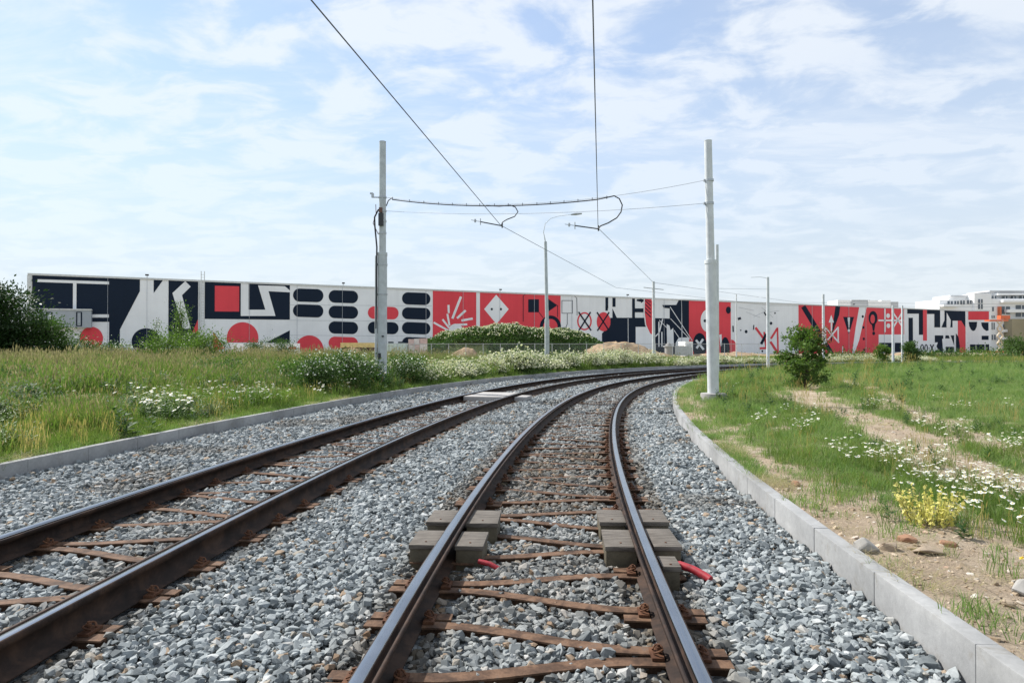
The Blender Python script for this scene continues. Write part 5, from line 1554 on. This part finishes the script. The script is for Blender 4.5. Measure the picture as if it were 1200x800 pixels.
# --- trees and shrubs from leaf faces
def leaves(name, pts, size, mat, parent, seed=0, aspect=0.5):
    r = np.random.default_rng(seed)
    n = len(pts)
    a = r.normal(size=(n, 3)); a /= np.linalg.norm(a, axis=1)[:, None]
    b_ = r.normal(size=(n, 3)); b_ -= (a * b_).sum(1)[:, None] * a; b_ /= np.linalg.norm(b_, axis=1)[:, None]
    c_ = np.cross(a, b_)
    s = (size * r.uniform(0.6, 1.35, n))[:, None]
    P_ = np.asarray(pts)
    V = np.stack([P_ - a * s * 0.5, P_ + b_ * s * aspect * 0.5 + c_ * s * 0.1, P_ + a * s * 0.5, P_ - b_ * s * aspect * 0.5 + c_ * s * 0.1], 1).reshape(-1, 3)
    me = raw_mesh(name, V, np.arange(4 * n).reshape(-1, 4))
    return link(name, me, mat, parent)
def woody(name, label, cat, base, h, rad, prof, mat, nlimb, nleaf, leaf, seed, group=None, trunk_r=0.06, squash=1.0, lean=(0, 0), clump=0.16, extra=None, start=0.12, rise=0.5):
    """trunk, limbs and leaf clumps; prof(t) gives the crown's half width at height t*h"""
    r = random.Random(seed); rn = np.random.default_rng(seed)
    root = empty(name, base); tag(root, label, cat, group)
    mb = MB()
    tp = [Vector((lean[0] * t * h + r.gauss(0, 0.02) * h * (t > 0), lean[1] * t * h + r.gauss(0, 0.02) * h * (t > 0), t * h * 0.93 - 0.1 * (t == 0))) for t in (0, .15, .3, .45, .6, .75, .9, 1.0)]
    mb.tube(tp, [trunk_r * (1.1 - 0.98 * t) + 0.004 for t in (0, .15, .3, .45, .6, .75, .9, 1.0)], 7)
    def tr_at(t):
        u = min(max(t, 0), 0.999) * 7; i = int(u); return tp[i].lerp(tp[i + 1], u - i)
    pts = []
    for i in range(nlimb):
        t = start + (0.97 - start) * (i + r.random()) / nlimb
        a = i * 2.399 + r.uniform(-0.5, 0.5)
        ln = rad * prof(t) * r.uniform(0.65, 1.15)
        p0 = tr_at(t * 0.9)
        d = Vector((math.cos(a), math.sin(a) * squash, 0))
        p2 = p0 + d * ln + Vector((0, 0, ln * rise * r.uniform(0.2, 1.2)))
        p2.z = max(min(p2.z, h * 1.03), 0.08 * h)
        p1 = p0.lerp(p2, 0.5) + Vector((r.gauss(0, 0.06), r.gauss(0, 0.06), r.uniform(-0.02, 0.10))) * ln
        lr = trunk_r * 0.34 * (1.1 - t)
        mb.tube([p0, p1, p2], [lr + 0.004, lr * 0.6 + 0.003, 0.003], 5, caps=False)
        nl = max(1, int(nleaf * (0.35 + prof(t)) / (nlimb * 0.95)))
        ncl = 4
        for c_ in range(ncl):
            u = r.uniform(0.25, 1.05)
            pc = (p0.lerp(p1, u * 2) if u < 0.5 else p1.lerp(p2, u * 2 - 1)) + Vector((r.gauss(0, 1), r.gauss(0, 1), r.gauss(0, 0.7))) * clump * rad * 0.5
            q = rn.normal(size=(nl // ncl + 1, 3)) * np.array([1, 1, 0.75]) * clump * rad * r.uniform(0.6, 1.2)
            pts.append(q + np.array(pc))
    mb.build('trunk', M['bark'], root, 0, 1.2)
    P_ = np.concatenate(pts)
    P_[:, 2] = np.maximum(P_[:, 2], 0.03 * h + rn.uniform(0, 0.08, len(P_)) * h)
    leaves('crown', P_, leaf, mat, root, seed)
    if extra:
        for nm, mt, frac, sz, zlo in extra:
            top = P_[P_[:, 2] > zlo * h]
            k = rn.random(len(top)) < frac
            dirn = top[k] - np.array([0, 0, h * 0.3])
            q = np.array([0, 0, h * 0.3]) + dirn * rn.uniform(1.0, 1.12, (k.sum(), 1))
            leaves(nm, q, sz, mt, root, seed + 7, 0.9)
    return root
egg = lambda t: math.sqrt(max(0.0, 1 - (2 * t - 0.9) ** 2 / 1.25))
dome = lambda t: math.sqrt(max(0.02, 1 - t * t * 0.95))
spire = lambda t: max(0.1, 1.0 - 0.8 * t) * min(1, 0.4 + 2.0 * t)
def gz(px, Y, z=0.2): return zz(at(px, 407, Y), z)
woody('dark_tree', 'large dark green tree cut by the left edge of the picture', 'tree', gz(-28, 40, 0.2), 5.6, 3.0, egg, L['dark'], 60, 22000, 0.19, 5, None, 0.16, clump=0.17, start=0.05)
woody('shrub', 'broad dark green shrub right of the tree at the left edge', 'shrub', gz(52, 42, 0.2), 3.4, 2.0, dome, L['mid'], 34, 9000, 0.15, 6, None, 0.08, clump=0.22, start=0.04)
woody('shrub', 'dark shrub filling the foot of the left edge tree', 'shrub', gz(14, 41, 0.2), 2.6, 1.7, dome, L['dark'], 26, 6000, 0.15, 16, None, 0.07, clump=0.24, start=0.03)
woody('flowering_shrub', 'white flecked low shrub below the red disc on the hall', 'shrub', gz(98, 44, 0.2), 1.75, 1.3, dome, L['mid'], 22, 3500, 0.11, 7, None, 0.04, clump=0.24, start=0.04, extra=[('blossom', L['petal'], 0.10, 0.09, 0.3)])
woody('flowering_shrub', 'white flecked low shrub below the black wedge on the hall', 'shrub', gz(128, 44.5, 0.2), 1.6, 1.3, dome, L['mid'], 22, 3500, 0.11, 8, None, 0.04, clump=0.24, start=0.04, extra=[('blossom', L['petal'], 0.10, 0.09, 0.3)])
woody('sapling', 'slim light green sapling in front of the white arrow on the hall', 'tree', gz(212, 38, 0.3), 4.2, 1.05, spire, L['light'], 40, 2600, 0.10, 9, None, 0.05, clump=0.17, start=0.06, rise=0.9)
woody('shrub', 'bright green bush at the foot of the slim sapling', 'shrub', gz(240, 33, 0.3), 2.0, 1.25, dome, L['light'], 30, 5500, 0.10, 10, None, 0.05, clump=0.24, start=0.03)
woody('shrub', 'yellow green bush left of the slim sapling', 'shrub', gz(196, 36, 0.3), 1.9, 1.5, dome, L['light'], 26, 4200, 0.10, 11, None, 0.05, clump=0.24, start=0.03)
woody('sapling', 'small thin sapling below the black half disc', 'tree', gz(183, 37, 0.3), 3.2, 0.6, spire, L['light'], 20, 700, 0.09, 12, None, 0.03, clump=0.2, start=0.1, rise=0.9)
woody('shrub', 'low green bush before the long white hoarding, left one', 'shrub', gz(300, 46, 0.3), 1.75, 1.0, dome, L['mid'], 18, 2200, 0.11, 13, None, 0.04, clump=0.24, start=0.03)
woody('shrub', 'low green bush before the long white hoarding, right one', 'shrub', gz(330, 46, 0.3), 1.85, 1.1, dome, L['mid'], 18, 2400, 0.11, 14, None, 0.04, clump=0.24, start=0.03)
for i, (px, Y, h, rd, lab) in enumerate(((18, 17.0, 0.62, 0.7, 'dark leafy weed clump at the left edge of the field'), (132, 19.5, 0.60, 0.75, 'dark leafy weed clump in the tall grass below the black half disc'), (262, 24, 0.8, 0.9, 'leafy weed clump in the grass below the red half disc'), (345, 22, 0.75, 0.8, 'leafy weed clump left of the white umbel bushes'))):
    woody('weed_clump', lab, 'weeds', gz(px, Y, 0.25), h, rd, dome, L['weed'] if i < 2 else L['fresh'], 24, 2000, 0.09, 200 + i, 'leafy weed clumps in the left field', 0.012, clump=0.26, start=0.02)
# white flowering bushes by the left mast
for i, (px, Y, h, rd, lab) in enumerate(((372, 19.5, 0.95, 0.75, 'leafy bush with white umbels left of the left mast'), (408, 20.5, 1.1, 0.75, 'tallest leafy bush with white umbels close to the left mast'), (428, 22.0, 0.8, 0.6, 'small leafy bush with white umbels touching the left mast'), (474, 24.5, 0.85, 0.8, 'leafy bush with white umbels just right of the left mast'))):
    X = (px - HX) / F * Y
    s_, o_ = so_of(np.array([X]), np.array([Y]))
    woody('flowering_shrub', lab, 'shrub', (X, Y, 0.25), h, rd, dome, L['mid'], 26, 3800, 0.075, 60 + i, 'white umbel bushes by the left mast', 0.02, clump=0.26, start=0.02, extra=[('blossom', L['petal'], 0.10 if i != 1 else 0.14, 0.06, 0.55)])
# the row of cream flowering bushes along the outer kerb: four kinds, copied
kinds = []
GR = 'cream flowering bushes along the outer kerb'
LB = 'cream flowering bush in the dense row behind the outer kerb'
for i in range(4):
    kinds.append(woody('flowering_shrub', LB, 'shrub', (0, 0, 0), 1.0, 1.0, dome, (L['fresh'], L['mid'])[i % 2], 26, 3200, 0.09, 80 + i, GR, 0.02, clump=0.26, start=0.02, extra=[('blossom', L['cream'], 0.50 + 0.10 * i, 0.12, 0.42)]))
def copy_tree(o):
    c_ = o.copy(); C.objects.link(c_)
    for ch in o.children:
        d = ch.copy(); C.objects.link(d); d.parent = c_
    return c_
ORD = ('first second third fourth fifth sixth seventh eighth ninth tenth eleventh twelfth thirteenth fourteenth fifteenth sixteenth seventeenth eighteenth nineteenth twentieth '
       'twenty-first twenty-second twenty-third twenty-fourth twenty-fifth twenty-sixth twenty-seventh twenty-eighth twenty-ninth').split()
spots = []
for k in range(29):
    s_ = 27.5 + 2.0 * k + rng.uniform(-0.4, 0.4)
    spots.append((s_, KL1 + 0.75 + rng.uniform(0.0, 0.7), rng.uniform(0.75, 1.05), rng.uniform(0.62, 1.02) * (0.72 if k < 4 else 1)))
for k in range(14):
    spots.append((29 + 4.2 * k + rng.uniform(-0.7, 0.7), KL1 + 2.6 + rng.uniform(0, 1.4), rng.uniform(0.9, 1.25), rng.uniform(0.65, 1.0) * (0.8 if k < 2 else 1)))
for n_, (s_, o_, rd, h) in enumerate(spots):
    x, y, t = path(s_, o_)
    o = kinds[n_ % 4] if n_ < 4 else copy_tree(kinds[int(rng.integers(0, 4))])
    o['label'] = ('cream flowering bush, %s from the left mast in the front row behind the outer kerb' % ORD[n_]) if n_ < 29 else ('cream flowering bush, %s from the left mast in the back row behind the kerb' % ORD[n_ - 29])
    o.location = (x, y, 0.12); o.rotation_euler = (0, 0, rng.uniform(0, 6.28)); o.scale = (rd, rd, h * (1.0 if y < 50 else 0.55))
# dense growth on the mound
r = np.random.default_rng(5)
n = 42000
a, q = r.uniform(0, 6.28, n), np.sqrt(r.random(n)) * 0.93
X, Y = MOUND[0] + MOUND[2] * q * np.cos(a), MOUND[1] + MOUND[3] * q * np.sin(a)
Zm = MOUND[4] * (np.cos(np.pi * q ** 2.2) * 0.5 + 0.5)
lump = vnoise(X, Y, 0.7, 51) * 0.9 + vnoise(X, Y, 2.0, 52) * 0.4
lump = lump + 1.1 * (vnoise(X, Y, 0.3, 53) - 0.35) * (1 - q ** 3)
Zl = Zm + r.random(n) ** 0.7 * lump * 0.95 * (1 - q * 0.4) + 0.05
k = ~((X < MOUND[0] - 3.5) & (Y < MOUND[1] - 2.5) & (Zm < 1.7) & (X > MOUND[0] - 9))
gm = empty('mound_growth', (MOUND[0], MOUND[1], 0)); tag(gm, 'dense leafy growth with pale blossom covering the mound', 'plants', kind='stuff')
def onM(o): o.matrix_parent_inverse = Matrix.Translation(-gm.location); return o
onM(leaves('foliage', np.stack([X, Y, Zl], 1)[k], 0.30, L['mid'], gm, 3, 0.6))
k2 = k & (Zm > 2.4) & (r.random(n) < 0.13)
onM(leaves('blossom', np.stack([X, Y, Zm + lump * 0.95 * (1 - q * 0.4) + 0.1], 1)[k2], 0.20, L['cream'], gm, 4, 0.9))
# right-hand trees
t_ = woody('young_tree', 'bushy young green tree with reddish leaves standing in the right meadow', 'tree', gz(943, 22.9, 0.17), 2.30, 0.86, lambda t: (0.80 if t < 0.26 else (1.0 if t < 0.5 else max(0.16, 1.0 - 1.7 * (t - 0.5)))), L['fresh'], 40, 5600, 0.085, 27, None, 0.045, clump=0.12, start=0.01, rise=0.55, lean=(-0.02, 0), extra=[('lit_leaves', L['light'], 0.30, 0.085, 0.25)])  # lighter outer leaf set: the lit look of the crown is put into its colour
r = np.random.default_rng(9)
leaves('red_leaves', np.array([0.50, -0.35, 1.75]) + r.normal(size=(260, 3)) * np.array([0.13, 0.15, 0.26]), 0.07, L['redleaf'], t_, 2)
woody('young_tree', 'small yellow green tree before the dark windows of the hall', 'tree', gz(1034, 62, 0.0), 2.0, 0.6, egg, L['light'], 22, 1500, 0.16, 24, None, 0.04, clump=0.24, start=0.25)
woody('young_tree', 'small round dark green tree right of the pair of poles', 'tree', gz(1067, 60, 0.0), 2.25, 0.66, egg, L['mid'], 26, 2400, 0.16, 25, None, 0.05, clump=0.24, start=0.22)
woody('shrub', 'green shrub below the tan wall at the right edge', 'shrub', gz(1192, 95, 0.0), 3.0, 1.7, dome, L['mid'], 22, 2500, 0.24, 26, None, 0.06, clump=0.26, start=0.05)
for i, (px, Y, h, rd, lab) in enumerate(((1087, 92, 1.5, 1.6, 'low olive bush on the sand bank under the lettering'), (1140, 88, 1.5, 2.4, 'low green scrub in front of the end bay'), (1170, 90, 1.6, 2.6, 'low green scrub in front of the scissor lift'), (1112, 90, 1.2, 2.2, 'low green scrub left of the end bay'), (985, 72, 0.9, 2.2, 'low dark scrub under the warning triangle'), (1010, 74, 0.9, 2.0, 'low dark scrub under the question mark'))):
    woody('shrub', lab, 'shrub', gz(px, Y, 0.0), h * 0.34, rd, dome, L['mid'] if i != 1 else L['light'], 18, 1500, 0.20, 30 + i, None, 0.04, clump=0.28, start=0.03)

# yellow plant, rocks and pebbles by the right kerb
yp = empty('yellow_plant', gnd(1090, 618, 0.18)); tag(yp, 'bushy yellow flowering plant on the bare soil by the right kerb', 'plant')
r = np.random.default_rng(77)
mb = MB(); pts = []
for i in range(34):
    a, d = r.uniform(0, 6.28), 0.10 * math.sqrt(r.random())
    p0 = Vector((d * math.cos(a) * 1.25, d * math.sin(a) * 0.7, -0.02)); h = r.uniform(0.15, 0.34)
    p1 = p0 + Vector((math.cos(a) * d * 1.5 + r.normal(0, 0.02), math.sin(a) * d * 1.2, h))
    mb.tube([p0, p0.lerp(p1, 0.5), p1], [0.003, 0.0025, 0.0015], 4, caps=False)
    for t in np.linspace(0.25, 1, 26): pts.append(np.array(p0.lerp(p1, t)) + r.normal(0, 0.010 * (1.3 - 0.6 * t), 3))
mb.build('stem', M['stem'], yp)
leaves('blossom', np.array(pts), 0.034, L['yellow'], yp, 3, 0.6)
yf = empty('yellow_flower', gnd(1197, 668, 0.18)); tag(yf, 'single bright yellow flower at the right edge', 'flower')
me = flower_tuft(5, 3, 0.08, 0.13, 0.03, 0.018)
for mm in (L['heart'], L['heart'], L['grass']): me.materials.append(mm)
link('bloom', me, None, yf)
rk = [concrete('rock_grey', (0.42, 0.40, 0.37), 0.4), concrete('rock_red', (0.42, 0.24, 0.15), 0.4), concrete('rock_tan', (0.44, 0.35, 0.26), 0.4)]
def rock(px, py, sx, sy, sz, mi, seed, label):
    rr = random.Random(seed)
    bm = bmesh.new()
    for _ in range(16):
        v = Vector((rr.gauss(0, 1), rr.gauss(0, 1), rr.gauss(0, 1))).normalized()
        q = max(abs(v.x), abs(v.y), abs(v.z)); v = v.lerp(v / q, 0.45) * rr.uniform(0.85, 1.02) * 0.5
        bm.verts.new((v.x * sx, v.y * sy, v.z * sz))
    h = bmesh.ops.convex_hull(bm, input=bm.verts)
    bmesh.ops.delete(bm, geom=[g for g in h['geom_interior'] if isinstance(g, bmesh.types.BMVert)], context='VERTS')
    bmesh.ops.bevel(bm, geom=bm.edges[:], offset=0.006, segments=1, affect='EDGES')
    bmesh.ops.recalc_face_normals(bm, faces=bm.faces)
    me = bpy.data.meshes.new('rock'); bm.to_mesh(me); bm.free()
    o = link('rock', me, rk[mi]); o.location = gnd(px, py, 0.19 + sz * 0.12); o.rotation_euler = (rr.uniform(-0.2, 0.2), rr.uniform(-0.2, 0.2), rr.uniform(0, 6))
    return tag(o, label, 'rock')
rock(1014, 640, 0.20, 0.15, 0.17, 0, 1, 'large pale grey rock on the soil by the right kerb')
rock(1040, 640, 0.13, 0.12, 0.12, 2, 2, 'tan rock against the large pale grey rock')
rock(1062, 632, 0.16, 0.12, 0.09, 1, 3, 'reddish rock below the yellow plant, left one')
rock(1110, 638, 0.16, 0.12, 0.09, 1, 4, 'reddish rock below the yellow plant, right one')
rock(1085, 645, 0.24, 0.16, 0.08, 2, 5, 'flat tan rock between the two reddish rocks')
rock(1196, 690, 0.15, 0.12, 0.13, 0, 6, 'pale grey block of stone at the right edge')
rock(1180, 705, 0.08, 0.07, 0.06, 2, 7, 'small cream stone beside the grey block')
rock(932, 566, 0.13, 0.10, 0.08, 1, 8, 'orange brown stone lying near the right kerb')
rock(918, 560, 0.16, 0.12, 0.07, 2, 9, 'flat tan stone next to the orange brown one')
m, nt, b = newmat('soil_pebble')
rnd = N(nt, 'ShaderNodeObjectInfo').outputs['Random']
nt.links.new(ramp(nt, rnd, [(0.0, (0.22, 0.16, 0.10)), (0.4, (0.36, 0.28, 0.19)), (0.75, (0.44, 0.36, 0.27)), (0.9, (0.50, 0.46, 0.40)), (1.0, (0.38, 0.20, 0.11))]), b.inputs['Base Color'])
b.inputs['Roughness'].default_value = 0.95
pebs = proto_collection('pebble_proto', [stone_mesh(50 + i) for i in range(6)], [m])
X, Y, Z, o, d = rand_xy(2.4, 16, 520, 'R')
bb = bare_right(X, Y, o)
k = rng.random(len(X)) < bb * np.where(d < 1.6, 0.9, 0.35)
X, Y, Z = X[k], Y[k], Z[k]; n = len(X)
sz = 0.014 * np.clip(rng.lognormal(0, 0.65, n), 0.3, 5)
scatter('soil_pebbles', np.stack([X, Y, Z], 1), np.stack([rng.normal(0, .3, n), rng.normal(0, .3, n), rng.uniform(0, 6.28, n)], 1), np.stack([sz, sz, sz], 1), rng.integers(0, 6, n), pebs, 'small stones and clods on the bare soil at right', None, 'pebbles')
